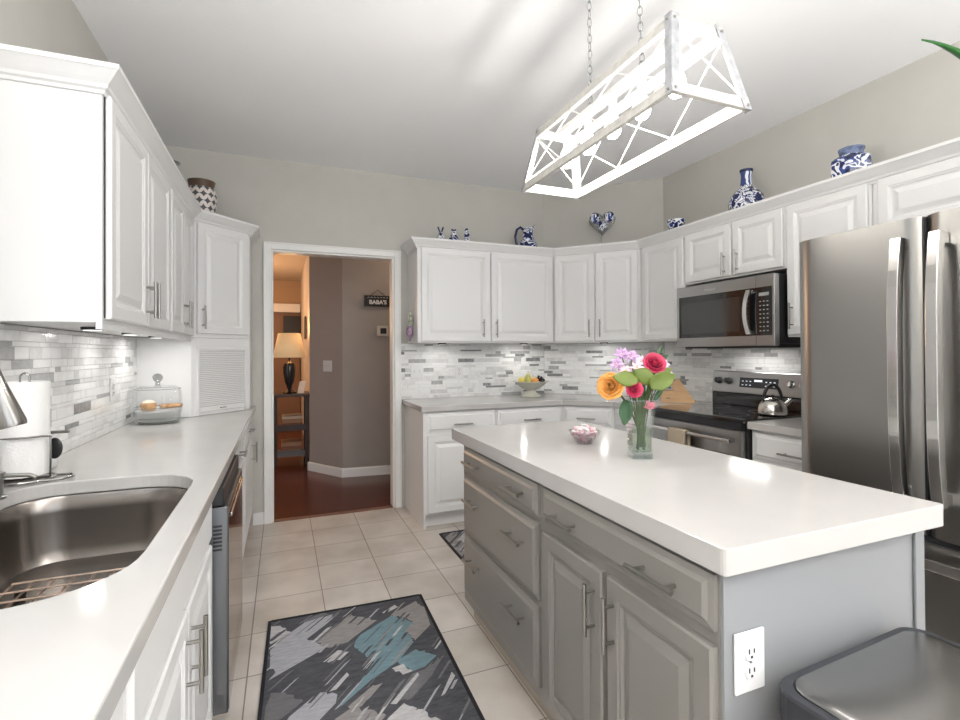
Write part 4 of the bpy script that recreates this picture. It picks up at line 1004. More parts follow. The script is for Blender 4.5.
# ------------------------------------------------------------------ things on the cabinet tops (behind the crown)
TZ = 2.1855
def lathe_thing(name, label, cat, loc, parts, n=36, group=None):
    t = thing(name, label, cat, loc, 0, group)
    for nm, prof, m in parts: MB().lathe(prof, n=n).build(nm, m, t)
    return t
lathe_thing('bottle_vase', 'blue and white bottle vase with narrow neck on the right cabinets', 'vase', (2.88, 2.39, TZ), [
    ('body', [(0.001, 0), (0.06, 0.0), (0.085, 0.02), (0.108, 0.07), (0.112, 0.11), (0.10, 0.155), (0.07, 0.19), (0.045, 0.21), (0.038, 0.225)], BLUEW),
    ('neck', [(0.038, 0.225), (0.036, 0.25), (0.033, 0.29), (0.036, 0.315)], ramp_mat('neck_stripes', 'wave', 14, [(0, (0.75, 0.78, 0.84)), (0.5, (0.04, 0.07, 0.22))], 0.2, True, 2, 4.0)),
    ('rim', [(0.036, 0.315), (0.041, 0.322), (0.041, 0.333), (0.034, 0.333), (0.030, 0.30)], NAVY)])
t = thing('ginger_jar', 'hexagonal blue and white porcelain jar on the right cabinets above the fridge side', 'jar', (2.88, 1.735, TZ), 0)
MB().lathe([(0.001, 0), (0.088, 0.0), (0.098, 0.012), (0.102, 0.128), (0.098, 0.158), (0.078, 0.176), (0.06, 0.180)], n=6, rot=0.45).build('body', BLUEW2, t, bevel=0.004)
for p in t.children[0].data.polygons: p.use_smooth = False
MB().lathe([(0.056, 0.176), (0.054, 0.19), (0.056, 0.208), (0.060, 0.212), (0.060, 0.222), (0.052, 0.222), (0.050, 0.19)], n=36).build('collar', mat('blue_grey_glaze', (0.14, 0.18, 0.30), 0.2, noise=.5, nscale=40), t)
lathe_thing('porcelain_bowl', 'small blue and white cup on the right cabinets near the corner', 'bowl', (2.84, 2.985, TZ), [
    ('bowl', [(0.001, 0), (0.028, 0.0), (0.028, 0.045), (0.05, 0.075), (0.066, 0.115), (0.068, 0.14), (0.062, 0.14), (0.05, 0.10), (0.001, 0.08)], BLUEW2)])
t = thing('heart_ornament', 'heart-shaped wire stand holding blue and white balls on the corner cabinet', 'ornament', (2.62, 3.63, TZ), -38)
MB().tube([(0, 0, 0.0), (0, 0, 0.14)], 0.009, 10).lathe([(0.001, 0), (0.045, 0), (0.04, 0.01), (0.008, 0.015)], n=24).build('stand', mat('pewter', (0.42, 0.41, 0.38), 0.35, 0.7), t)
hp = []
for k in range(25):
    a = 2 * PI * k / 24; hx_ = 16 * math.sin(a) ** 3; hz_ = 13 * math.cos(a) - 5 * math.cos(2 * a) - 2 * math.cos(3 * a) - math.cos(4 * a)
    hp.append((hx_ * 0.0069, 0, 0.262 + hz_ * 0.0069))
MB().tube(hp, 0.006, 8).tube([(p[0] * .9, -0.045, 0.265 + (p[2] - .265) * .9) for p in hp], 0.004, 8).build('heart_rim', mat('pewter_rim', (0.25, 0.25, 0.24), 0.35, 0.7), t)
for (x, z, lb) in ((-0.062, 0.30, 'left'), (0.062, 0.30, 'right'), (0.0, 0.225, 'lowest')):
    o = MB().ball((0, 0, 0), 0.048, 18).build('porcelain_ball', BLUEW2 if x else BLUEW, None)
    w_p = Matrix.Rotation(math.radians(-38), 4, 'Z') @ Vector((x, -0.02, z)); o.location = (2.62 + w_p.x, 3.63 + w_p.y, TZ + z)
    tag(o, '%s of the blue and white balls in the heart-shaped stand' % lb, 'ornament ball', 'balls in the heart stand')
t = thing('pitcher', 'blue and white pitcher with looped handle on the back cabinets', 'pitcher', (2.06, 3.97, TZ), 0)
MB().lathe([(0.001, 0), (0.075, 0.0), (0.088, 0.03), (0.088, 0.07), (0.072, 0.115), (0.05, 0.155), (0.043, 0.19), (0.046, 0.22)], n=32).build('body', BLUEW2, t)
MB().rings([[(0.046 * math.cos(a), 0.046 * math.sin(a), 0.22) for a in [2 * PI * k / 24 for k in range(24)]],
            [(0.046 * math.cos(a) + 0.012 + 0.03 * max(0, math.cos(a)) ** 4, 0.042 * math.sin(a), 0.245 + 0.045 * max(0, math.cos(a)) ** 3) for a in [2 * PI * k / 24 for k in range(24)]]], False, False, 0, True).build('spout', BLUEW, t, solid=0.004)
MB().tube([(-0.045, 0, 0.225), (-0.075, 0, 0.245), (-0.11, 0, 0.22), (-0.125, 0, 0.16), (-0.115, 0, 0.09), (-0.085, 0, 0.05)], 0.011, 10).build('handle', NAVY, t)
sm = [(1.235, 'small blue and white figurine vase with forked top, leftmost on the back cabinets', [(0.001, 0), (0.035, 0), (0.044, 0.04), (0.040, 0.08), (0.022, 0.115), (0.014, 0.13), (0.001, 0.135)], 0),
      (1.350, 'small rounded blue and white lidded jar between the two other miniatures', [(0.001, 0), (0.032, 0), (0.045, 0.04), (0.044, 0.085), (0.03, 0.115), (0.018, 0.125), (0.020, 0.15), (0.012, 0.165), (0.001, 0.167)], 1),
      (1.468, 'slim square blue and white bottle, rightmost of the three miniatures', [(0.001, 0), (0.030, 0), (0.030, 0.14), (0.022, 0.15), (0.024, 0.17), (0.001, 0.172)], 2)]
for x, lb, prof, k in sm:
    t = thing('miniature_vase', lb, 'miniature vase', (x, 3.96, TZ), 0, 'miniature vases on the back cabinets')
    MB().lathe(prof, n=4 if k == 2 else 20, rot=0.5).build('body', BLUEW if k != 1 else BLUEW2, t)
    if k == 0: MB().tube([(-0.004, 0, 0.125), (-0.024, 0, 0.178)], 0.006, 8, rad=[0.005, 0.008]).tube([(0.004, 0, 0.125), (0.022, 0, 0.178)], 0.006, 8, rad=[0.005, 0.008]).build('horns', NAVY, t)
    if k == 1: MB().ball((-0.014, 0, 0.165), 0.008, 8).ball((0.014, 0, 0.165), 0.008, 8).build('lid_ears', NAVY, t)
    if k == 2: MB().ball((0, 0, 0.175), 0.014, 8).build('stopper', NAVY, t)
# star-patterned jar and glass vase, left
def star_mat():
    m, nt, b = nmat('cream_with_grey_stars')
    tc = nt.nodes.new('ShaderNodeTexCoord'); sp = nt.nodes.new('ShaderNodeSeparateXYZ'); nt.links.new(tc.outputs['Object'], sp.inputs[0])
    def mth(op, a, b_=None, **k):
        n_ = nt.nodes.new('ShaderNodeMath'); n_.operation = op
        for i, v in enumerate((a, b_)):
            if v is None: continue
            if isinstance(v, (int, float)): n_.inputs[i].default_value = v
            else: nt.links.new(v, n_.inputs[i])
        return n_.outputs[0]
    ang = mth('ARCTAN2', sp.outputs['Y'], sp.outputs['X'])
    u = mth('MULTIPLY', ang, 12 / (2 * PI)); v = mth('MULTIPLY', sp.outputs['Z'], 1 / 0.046)
    row = mth('FLOOR', v); sh = mth('MULTIPLY', row, 0.5); u = mth('ADD', u, sh)
    fu = mth('ABSOLUTE', mth('SUBTRACT', mth('FRACT', u), 0.5)); fv = mth('ABSOLUTE', mth('SUBTRACT', mth('FRACT', v), 0.5))
    s = mth('ADD', mth('POWER', fu, 0.62), mth('POWER', fv, 0.62))
    st = mth('LESS_THAN', s, 0.73)
    mx = nt.nodes.new('ShaderNodeMix'); mx.data_type = 'RGBA'
    mx.inputs[6].default_value = (0.72, 0.66, 0.62, 1); mx.inputs[7].default_value = (0.07, 0.07, 0.085, 1)
    nt.links.new(st, mx.inputs[0]); nt.links.new(mx.outputs[2], b.inputs['Base Color']); b.inputs['Roughness'].default_value = 0.4
    return m
lathe_thing('patterned_jar', 'cream jar with grey star pattern and brown rim on the left corner cabinet', 'jar', (-0.515, 3.85, TZ), [
    ('body', [(0.001, 0), (0.055, 0.0), (0.075, 0.05), (0.092, 0.14), (0.096, 0.19), (0.092, 0.23), (0.080, 0.26)], star_mat()),
    ('rim', [(0.080, 0.26), (0.078, 0.275), (0.083, 0.30), (0.086, 0.308), (0.078, 0.308), (0.074, 0.27)], mat('brown_rim', (0.09, 0.05, 0.03), 0.5))])
lathe_thing('glass_vase', 'clear glass vase half hidden behind the crown of the left cabinets', 'vase', (-0.63, 3.50, TZ), [
    ('glass', [(0.001, 0), (0.05, 0.0), (0.05, 0.01), (0.025, 0.03), (0.03, 0.10), (0.055, 0.20), (0.058, 0.26), (0.048, 0.30), (0.045, 0.30), (0.052, 0.26)], GLASS),
    ('rim', [(0.045, 0.298), (0.049, 0.298), (0.049, 0.303), (0.045, 0.303)], GLASSE)])
# hanging ornament on the side of the back cabinet
t = thing('hanging_ornament', 'small green and purple figurine hanging on the side of the back cabinet', 'ornament', (0.998, 3.96, 1.40), 0)
MB().lathe([(0.001, 0.13), (0.02, 0.135), (0.024, 0.17), (0.018, 0.2), (0.022, 0.22), (0.001, 0.245)], (-0.025, 0, 0), 14, sx=0.8).build('head', mat('green_white_paint', (0.35, 0.40, 0.30), 0.5, noise=.8, nscale=50), t)
MB().lathe([(0.001, 0.0), (0.010, 0.01), (0.014, 0.04), (0.032, 0.06), (0.030, 0.10), (0.02, 0.13), (0.001, 0.131)], (-0.034, 0, 0), 14, sx=0.9).build('dress', mat('purple_paint', (0.30, 0.20, 0.30), 0.5, noise=.6, nscale=40), t)

# ------------------------------------------------------------------ on the island: crystal bowl and flower vase
t = thing('candy_bowl', 'cut crystal bowl filled with pink wrapped candy on the island', 'bowl', (1.199, 1.80, 0.9205))
MB().lathe([(0.001, 0.0), (0.034, 0.0), (0.037, 0.004), (0.054, 0.024), (0.067, 0.050), (0.069, 0.055), (0.065, 0.053), (0.050, 0.026), (0.031, 0.007), (0.001, 0.005)], n=16).build('crystal', CRYST, t)
for p in t.children[0].data.polygons: p.use_smooth = False
PK = [mat('pink_wrapper', (0.72, 0.45, 0.50), 0.3), mat('pale_pink_wrapper', (0.80, 0.68, 0.70), 0.3), mat('white_wrapper', (0.8, 0.78, 0.78), 0.25)]
rr = random.Random(9)
k = 0
cd = []
for lay, (rad_, nn, z) in enumerate(((0.018, 6, 0.015), (0.036, 11, 0.031), (0.018, 5, 0.033), (0.047, 14, 0.048), (0.027, 8, 0.050), (0.034, 8, 0.062), (0.014, 4, 0.066), (0.0, 1, 0.076))):
    for q in range(nn):
        a = 2 * PI * q / nn + lay * 0.4; cd.append((rad_ * math.cos(a), rad_ * math.sin(a), z + rr.uniform(-.002, .002)))
protoc = []
for c_ in range(3):
    r0 = 0.0088
    mb = MB().ball((0, 0, 0), r0, 8, 0, 0.8).tube([(-0.014, 0, 0), (-0.006, 0, 0)], 0.004, 6, rad=[0.006, 0.002]).tube([(0.006, 0, 0), (0.014, 0, 0)], 0.004, 6, rad=[0.002, 0.006])
    protoc.append(mb)
meshes = {}
for i, (x, y, z) in enumerate(cd):
    c_ = i % 3
    if c_ not in meshes:
        o = protoc[c_].build('wrapped_candy', PK[c_]); meshes[c_] = o
    else:
        o = meshes[c_].copy(); COL.objects.link(o)
    o.location = (1.199 + x, 1.80 + y, 0.9205 + z); o.rotation_euler = (rr.uniform(-.5, .5), rr.uniform(-.5, .5), rr.uniform(0, PI))
    tag(o, ('pink', 'pale pink', 'white')[c_] + ' wrapped candy in the crystal bowl on the island', 'candy', 'wrapped candies in the crystal bowl, ' + ('pink', 'pale pink', 'white')[c_])

VX, VY, VZ = 1.228, 1.478, 0.9205
AX = Vector((0.9285, -0.3712, 0)); AY = Vector((0.3712, 0.9285, 0))   # across the view / away
t = thing('flower_vase', 'tall square tapered clear glass vase of flowers on the island', 'vase', (VX - 0.004, VY, VZ), -22)
def sq(hw, z): return [(hw, hw, z), (-hw, hw, z), (-hw, -hw, z), (hw, -hw, z)]
MB().rings([sq(0.037, 0), sq(0.037, 0.02), sq(0.0355, 0.06), sq(0.040, 0.13), sq(0.0515, 0.212), sq(0.0485, 0.212), sq(0.037, 0.13), sq(0.0325, 0.06), sq(0.034, 0.024)], True, True).build('glass', GLASS, t, bevel=0.002)
MB().rings([sq(0.0362, 0.001), sq(0.0362, 0.019)], True, True).build('thick_base', thin_glass('vase_base_glass', (0.86, 0.90, 0.88), 0.6, 0.02), t, bevel=0.002)
MB().rings([sq(0.0515, 0.2122), sq(0.0515, 0.2138), sq(0.0485, 0.2138), sq(0.0485, 0.2122)], False, False).build('rim', GLASSE, t)
MB().rings([sq(0.0322, 0.026), sq(0.0320, 0.06), sq(0.0352, 0.11)], True, True).build('water', WATER, t)

STEM = mat('green_stem', (0.055, 0.085, 0.018), 0.5); LEAFL = mat('light_green_leaf', (0.115, 0.16, 0.02), 0.4, noise=0.15, nscale=20); LEAFD = mat('dark_green_leaf', (0.03, 0.09, 0.03), 0.4)
def W(s, d, z): return Vector((VX, VY, 0)) + AX * s + AY * d + Vector((0, 0, z))
def stem_to(par, s, d, z, s0, d0, z0=0.95, r=0.0028):
    o_ = Vector(par.location)
    p0 = W(s0, d0, z0) - o_; pm = W(s * 0.35, d * 0.35, 1.125) - o_; p1 = W(s, d, z) - o_
    q = [p0.lerp(pm, k / 4) for k in range(4)] + [pm.lerp(p1, k / 4) + (AX * (-s) * 0.12 * math.sin(PI * k / 4)) for k in range(5)]
    MB().tube(q, r, 8).build('stem', STEM, par)
def petal_patch(mb, origin, axis, side, L, Wd, cup, curl, tw=0.0, mi=0, nu=6, nv=6):
    """a curved petal: grows along axis, width across side"""
    ax = axis.normalized(); sd = (side - ax * side.dot(ax)).normalized(); nr = ax.cross(sd)
    rows = []
    for j in range(nv + 1):
        v = j / nv; wv = Wd * (math.sin(PI * (0.12 + 0.80 * v)) ** 0.8)
        row = []
        for i in range(nu + 1):
            u = 2 * i / nu - 1
            p = origin + ax * (L * v - 0.10 * L * u * u * v) + sd * (wv * 0.5 * u) + nr * (cup * u * u * wv + curl * L * v * v)
            row.append(tuple(p))
        rows.append(row)
    mb.rings(rows, False, False, mi, True, closed=False)
    return mb
def rose(name, label, s, d, z, Rr, facing, m, s0=0, d0=0, z0=0.95):
    c = W(s, d, z); t = thing(name, label, 'rose', tuple(c), 0, 'roses in the glass vase')
    fz_ = facing.normalized(); a_ = fz_.cross(Vector((0, 0, 1)))
    a_ = Vector((1, 0, 0)) if a_.length < 0.1 else a_.normalized(); b_ = fz_.cross(a_)
    mb = MB(); k = 0
    layers = [(0.10, 3, 0.60, 0.95), (0.24, 4, 0.68, 0.90), (0.42, 5, 0.80, 0.80), (0.60, 6, 0.95, 0.62), (0.78, 7, 1.05, 0.40)]
    for li, (rf, n_, wf, tall) in enumerate(layers):
        for q in range(n_):
            th0 = 2 * PI * q / n_ + li * 0.7
            rows = []; nu, nv = 8, 6; span = 2 * PI / n_ * 1.35
            for j in range(nv + 1):
                v = j / nv; row = []
                for i in range(nu + 1):
                    u = 2 * i / nu - 1; th_ = th0 + u * span / 2
                    flare = 1 + (0.10 + 0.16 * li) * max(0, v - 0.55) * 2
                    rad = Rr * (0.18 + (rf - 0.02) * math.sin(min(1, v * 1.25) * PI / 2)) * flare * (1 + 0.05 * u)
                    hgt = Rr * (-0.75 + (tall + 0.75) * v - 0.18 * u * u * v - (0.22 * li / 4) * max(0, v - .7) * 3)
                    row.append(tuple(a_ * rad * math.cos(th_) + b_ * rad * math.sin(th_) + fz_ * hgt))
                rows.append(row)
            mb.rings(rows, False, False, 0, True, closed=False)
    mb.build('petals', m, t, solid=0.0008)
    mb = MB()
    for q in range(5):
        th_ = 2 * PI * q / 5; dr_ = a_ * math.cos(th_) + b_ * math.sin(th_)
        petal_patch(mb, -fz_ * Rr * 0.75, (dr_ * 0.8 - fz_ * 0.35), fz_.cross(dr_), Rr * 0.8, Rr * 0.3, 0.1, 0.0)
    mb.build('sepals', LEAFD, t, solid=0.0006)
    p0 = W(s0, d0, z0) - c; pe = -fz_ * Rr * 0.72; pm = W(s * 0.3, d * 0.3, 1.13) - c
    q = []
    for k in range(9):
        u = k / 8; q.append(p0 * (1 - u) ** 2 + pm * 2 * u * (1 - u) + pe * u * u)
    MB().tube(q, 0.0042, 8).build('stem', STEM, t)
    return t
ROSEO = mat('orange_petal', (0.80, 0.38, 0.09), 0.5, noise=0.12, nscale=30); ROSER = mat('magenta_red_petal', (0.50, 0.025, 0.085), 0.45, noise=0.25, nscale=40); ROSEP = mat('pink_petal', (0.75, 0.25, 0.33), 0.5, noise=.2, nscale=50)
VW = -(AX * 0 + AY)  # towards the viewer
rose('rose', 'large orange rose drooping over the left side of the vase', -0.116, -0.03, 1.186, 0.032, VW * 0.8 + AX * -0.45 + Vector((0, 0, 0.2)), ROSEO, 0.012, -0.008)
rose('rose', 'crimson rose at the top of the bouquet', 0.048, -0.02, 1.268, 0.0265, VW * 0.9 + Vector((0, 0, 0.5)), ROSER, -0.01, 0.01)
rose('rose', 'small red rose low in the bouquet beside the orange rose', -0.038, -0.055, 1.176, 0.020, VW * 1.0 + Vector((0, 0, 0.15)), ROSER, -0.012, -0.01)
rose('rose', 'pink rosebud inside the mouth of the vase', 0.026, -0.016, 1.115, 0.014, VW * 0.7 + Vector((0, 0, 0.7)), ROSEP, 0.008, -0.012)
PUR = mat('lilac_petal', (0.48, 0.30, 0.52), 0.5, noise=0.3, nscale=60); PUR2 = mat('pale_lilac_petal', (0.70, 0.58, 0.72), 0.5, noise=0.2, nscale=60)
PINKL = mat('soft_pink_petal', (0.78, 0.50, 0.58), 0.5, noise=.2, nscale=50)
def lily(label, s, d, z, r, facing, m, n_=6):
    c = W(s, d, z); t = thing('lilac_flower', label, 'flower', tuple(c), 0, 'lilac flowers in the glass vase')
    fz_ = facing.normalized(); a_ = fz_.cross(Vector((0, 0.1, 1))).normalized(); b_ = fz_.cross(a_)
    mb = MB()
    for lay in range(2):
        for q in range(n_):
            th_ = 2 * PI * (q + 0.5 * lay) / n_; dr_ = a_ * math.cos(th_) + b_ * math.sin(th_)
            petal_patch(mb, Vector((0, 0, 0)), dr_ + fz_ * (0.35 + 0.5 * lay), fz_.cross(dr_), r * (1 - 0.2 * lay), r * 0.36, 0.2, -0.25)
    mb.build('petals', m, t, solid=0.0006)
    MB().ball(tuple(fz_ * 0.004), 0.0035, 8).build('centre', mat('flower_centre_' + m.name, (0.6, 0.5, 0.2), 0.6), t)
    p0 = W(rr.uniform(-.015, .015), rr.uniform(-.015, .015), 0.96) - c; pm = W(s * 0.25, d * 0.25, 1.14) - c
    q = [p0 * (1 - k / 8) ** 2 + pm * 2 * (k / 8) * (1 - k / 8) for k in range(9)]
    MB().tube(q, 0.0018, 6).build('stem', STEM, t)
lil = [(-0.085, 0.0, 1.262, 0.032, 'leftmost lilac flower behind the big green leaves', PUR), (-0.062, 0.02, 1.300, 0.033, 'lilac flower highest at the left of the bouquet', PUR), (-0.03, 0.01, 1.292, 0.034, 'lilac flower at the upper centre left of the bouquet', PUR),
       (0.002, 0.0, 1.272, 0.032, 'pale lilac flower just left of the crimson rose', PUR2), (-0.062, -0.02, 1.240, 0.028, 'soft pink flower at the left below the lilac ones', PINKL), (-0.02, -0.03, 1.252, 0.028, 'pink flower in the middle above the green leaves', PINKL),
       (0.098, 0.03, 1.262, 0.032, 'pale lilac flower at the right edge of the bouquet', PUR2), (0.105, 0.01, 1.232, 0.026, 'small pale lilac flower lowest at the right of the bouquet', PUR2)]
for s, d, z, r, lb, m in lil: lily(lb, s, d, z, r, VW * 0.7 + AX * (s * 4) + Vector((0, 0, 0.6)), m)
def leaf(label, s, d, z, dirv, side, L, Wd, cup, curl, m, stemto=True, grp='broad leaves in the bouquet'):
    c = W(s, d, z); t = thing('leaf_sprig', label, 'leaf', tuple(c), 0, grp)
    mb = petal_patch(MB(), Vector((0, 0, 0)), dirv, side, L, Wd, cup, curl, nu=8, nv=8)
    mb.build('blade', m, t, solid=0.0008)
    if stemto:
        p0 = W(rr.uniform(-.015, .015), rr.uniform(-.015, .015), 0.96) - c; pm = W(s * 0.2, d * 0.2, 1.14) - c
        MB().tube([p0 * (1 - k / 8) ** 2 + pm * 2 * (k / 8) * (1 - k / 8) for k in range(9)], 0.0034, 6).build('stem', STEM, t)
Zv = Vector((0, 0, 1))
leaf('broad light green leaf pointing left over the orange rose', -0.022, -0.055, 1.212, -AX + Zv * 0.12, Zv * 0.8 + AY * 0.4, 0.092, 0.062, 0.10, 0.05, LEAFL)
leaf('broad light green leaf at the centre front of the bouquet', 0.030, -0.055, 1.203, -AX * 1.0 + Zv * 0.62, Zv * 0.8 + AX * 0.6, 0.080, 0.062, 0.12, 0.03, LEAFL)
leaf('broad light green leaf pointing right at the front of the bouquet', 0.015, -0.06, 1.190, AX + Zv * 0.38, Zv * 0.9 - AX * 0.3, 0.102, 0.064, 0.10, -0.02, LEAFL)
leaf('broad light green leaf behind at the right of the bouquet', 0.055, -0.01, 1.195, AX * 0.75 + Zv * 0.7, AX, 0.080, 0.055, 0.2, 0.05, LEAFL)
leaf('dark green leaf rising at the top right behind the crimson rose', 0.070, 0.03, 1.275, AX * 0.45 + Zv, AX, 0.065, 0.020, 0.15, 0.05, LEAFD, True, 'dark leaves in the bouquet')
leaf('dark green leaf leaning right at the top of the bouquet', 0.075, 0.03, 1.270, AX * 1.0 + Zv * 0.65, Zv, 0.055, 0.018, 0.15, 0.0, LEAFD, True, 'dark leaves in the bouquet')
leaf('dark green leaf left of the crimson rose', 0.02, 0.02, 1.25, AX * -0.2 + Zv, AX, 0.055, 0.02, 0.15, 0.05, LEAFD, True, 'dark leaves in the bouquet')
leaf('dark drooping leaf hanging down the left side of the vase', -0.055, -0.02, 1.135, -Zv + AX * -0.12, AX, 0.094, 0.052, 0.08, 0.05, LEAFD, False, 'dark leaves in the bouquet')
for i, (s, d, z, dx) in enumerate(((0.0, -0.03, 1.13, 0.1), (0.025, 0.0, 1.14, 0.35), (-0.02, 0.0, 1.13, -0.2), (0.045, -0.02, 1.13, 0.7), (0.01, 0.02, 1.15, 0.0), (-0.012, -0.02, 1.05, 0.1), (0.012, 0.01, 1.03, -0.2), (0.03, 0.0, 1.16, 0.5), (-0.005, 0.0, 0.98, 0.15), (0.006, -0.01, 1.07, 0.3))):
    leaf(['dark narrow leaf at the centre of the vase mouth', 'dark narrow leaf right of centre above the vase', 'dark narrow leaf left of centre above the vase', 'dark narrow leaf leaning right over the rim', 'dark narrow leaf at the back of the bouquet', 'dark leaf inside the vase on the left', 'dark leaf inside the vase on the right', 'dark leaf rising right above the rim', 'dark leaf lowest in the vase water', 'dark leaf halfway up inside the vase'][i], s, d, z, Zv + AX * dx, AX, 0.075, 0.018, 0.2, 0.05, LEAFD, True, 'dark leaves in the bouquet')

# ------------------------------------------------------------------ rugs
def rug(label, x0, x1, y0, y1, strokes, rot, seed, extra):
    rnd = random.Random(seed)
    base = mat('rug_charcoal_%d' % seed, (0.075, 0.077, 0.088), 0.95, noise=0.45, nscale=14, bump=0.3, bscale=200)
    cols = {}
    for nm, c in (('light', (0.40, 0.40, 0.43)), ('pale', (0.50, 0.49, 0.50)), ('taupe', (0.30, 0.28, 0.275)), ('teal', (0.17, 0.27, 0.31)), ('mid', (0.17, 0.165, 0.175))):
        cols[nm] = mat('rug_%s_%d' % (nm, seed), c, 0.95, noise=0.22, nscale=18, bump=0.3, bscale=200)
    names_ = list(cols)
    for m_ in [base] + list(cols.values()):
        for nd in m_.node_tree.nodes:
            if nd.type == 'MAPPING': nd.inputs['Rotation'].default_value = (0, 0, -0.88); nd.inputs['Scale'].default_value = (1.0, 3.5, 1)
            if nd.type == 'TEX_NOISE' and nd.inputs['Scale'].default_value < 100: nd.inputs['Detail'].default_value = 9; nd.inputs['Roughness'].default_value = 0.75
    mb = MB(); cx, cy = (x0 + x1) / 2, (y0 + y1) / 2
    mb.box(x0 - cx, x1 - cx, y0 - cy, y1 - cy, 0.0, 0.006, 0)
    def clip(poly):
        for ax_, lim, sg in ((0, x0 + .012, 1), (0, x1 - .012, -1), (1, y0 + .012, 1), (1, y1 - .012, -1)):
            out = []
            for i in range(len(poly)):
                a, b = poly[i], poly[(i + 1) % len(poly)]
                ia = (a[ax_] - lim) * sg >= 0; ib = (b[ax_] - lim) * sg >= 0
                if ia: out.append(a)
                if ia != ib:
                    k = (lim - a[ax_]) / (b[ax_] - a[ax_]); out.append((a[0] + (b[0] - a[0]) * k, a[1] + (b[1] - a[1]) * k))
            poly = out
            if len(poly) < 3: return None
        return poly
    z = 0.0061
    for k in range(extra):
        ex, ey = rnd.uniform(x0, x1), rnd.uniform(y0, y1)
        if strokes and ey > 1.80: continue
        L, wd_ = rnd.uniform(0.10, 0.26), rnd.uniform(0.03, 0.08)
        d_ = Vector((math.cos(0.88), math.sin(0.88))); n_ = Vector((-d_.y, d_.x)); p = Vector((ex, ey)); poly = []
        for q in range(4): poly.append(p + d_ * (L + rnd.uniform(-.02, .02)) * 0.5 + n_ * wd_ * (q / 3 - 0.5))
        for q in range(4): poly.append(p - d_ * (L + rnd.uniform(-.02, .02)) * 0.5 - n_ * wd_ * (q / 3 - 0.5))
        poly = clip([tuple(v) for v in poly])
        if poly:
            z += 0.00002; mb.add([(a - cx, b - cy, z) for a, b in poly], [tuple(range(len(poly)))], 1 + rnd.choice((0, 1, 2, 4, 4)))
    for nm, poly in strokes:
        poly = clip(poly)
        if poly:
            # jagged outline
            out = []
            for i in range(len(poly)):
                a, b = Vector(poly[i]), Vector(poly[(i + 1) % len(poly)]); L = (b - a).length; out.append(tuple(a))
                dd = (b - a).normalized()
                diag = abs(dd.x * 0.64 + dd.y * 0.77)
                if diag < 0.75 and L > 0.03:
                    m_ = max(1, int(L / 0.015))
                    for q in range(1, m_ + 1):
                        off_ = rnd.uniform(-0.009, 0.009); pt = a.lerp(b, q / (m_ + 1)) + Vector((0.64, 0.77)) * off_
                        out.append(tuple(pt))
            out = clip(out)
            z += 0.00004; bm_i = 1 + names_.index(nm)
            from mathutils.geometry import tessellate_polygon
            vs = [Vector((a - cx, b - cy, z)) for a, b in out]
            mb.add([tuple(v) for v in vs], [tuple(tr) for tr in tessellate_polygon([vs])], bm_i)
    for k in range(150):
        ex, ey = rnd.uniform(x0, x1), rnd.uniform(y0, y1); L, wd_ = rnd.uniform(0.05, 0.20), rnd.uniform(0.004, 0.013)
        d_ = Vector((math.cos(0.88 + rnd.uniform(-.05, .05)), math.sin(0.88))); n_ = Vector((-d_.y, d_.x)); p = Vector((ex, ey))
        poly = clip([tuple(v) for v in (p + d_ * L / 2, p + d_ * L * .3 + n_ * wd_, p - d_ * L / 2 + n_ * wd_ * .6, p - d_ * L * .4 - n_ * wd_ * .3)])
        if poly: z += 0.00001; mb.add([(a - cx, b - cy, z) for a, b in poly], [tuple(range(len(poly)))], rnd.choice((0, 0, 5, 5, 1, 2, 3)))
    t = thing('rug', label, 'rug', (cx, cy, 0.0005), rot)
    mb.build('pile', [base] + [cols[n_] for n_ in names_], t)
    b_ = mat('rug_binding_%d' % seed, (0.012, 0.012, 0.016), 0.9)
    X, Y = (x1 - x0) / 2, (y1 - y0) / 2
    MB().box(-X - .004, -X + .010, -Y, Y, 0, 0.0085).box(X - .010, X + .004, -Y, Y, 0, 0.0085).box(-X + .010, X - .010, -Y - .004, -Y + .010, 0, 0.0085).box(-X + .010, X - .010, Y - .010, Y + .004, 0, 0.0085).build('binding', b_, t)
    return t
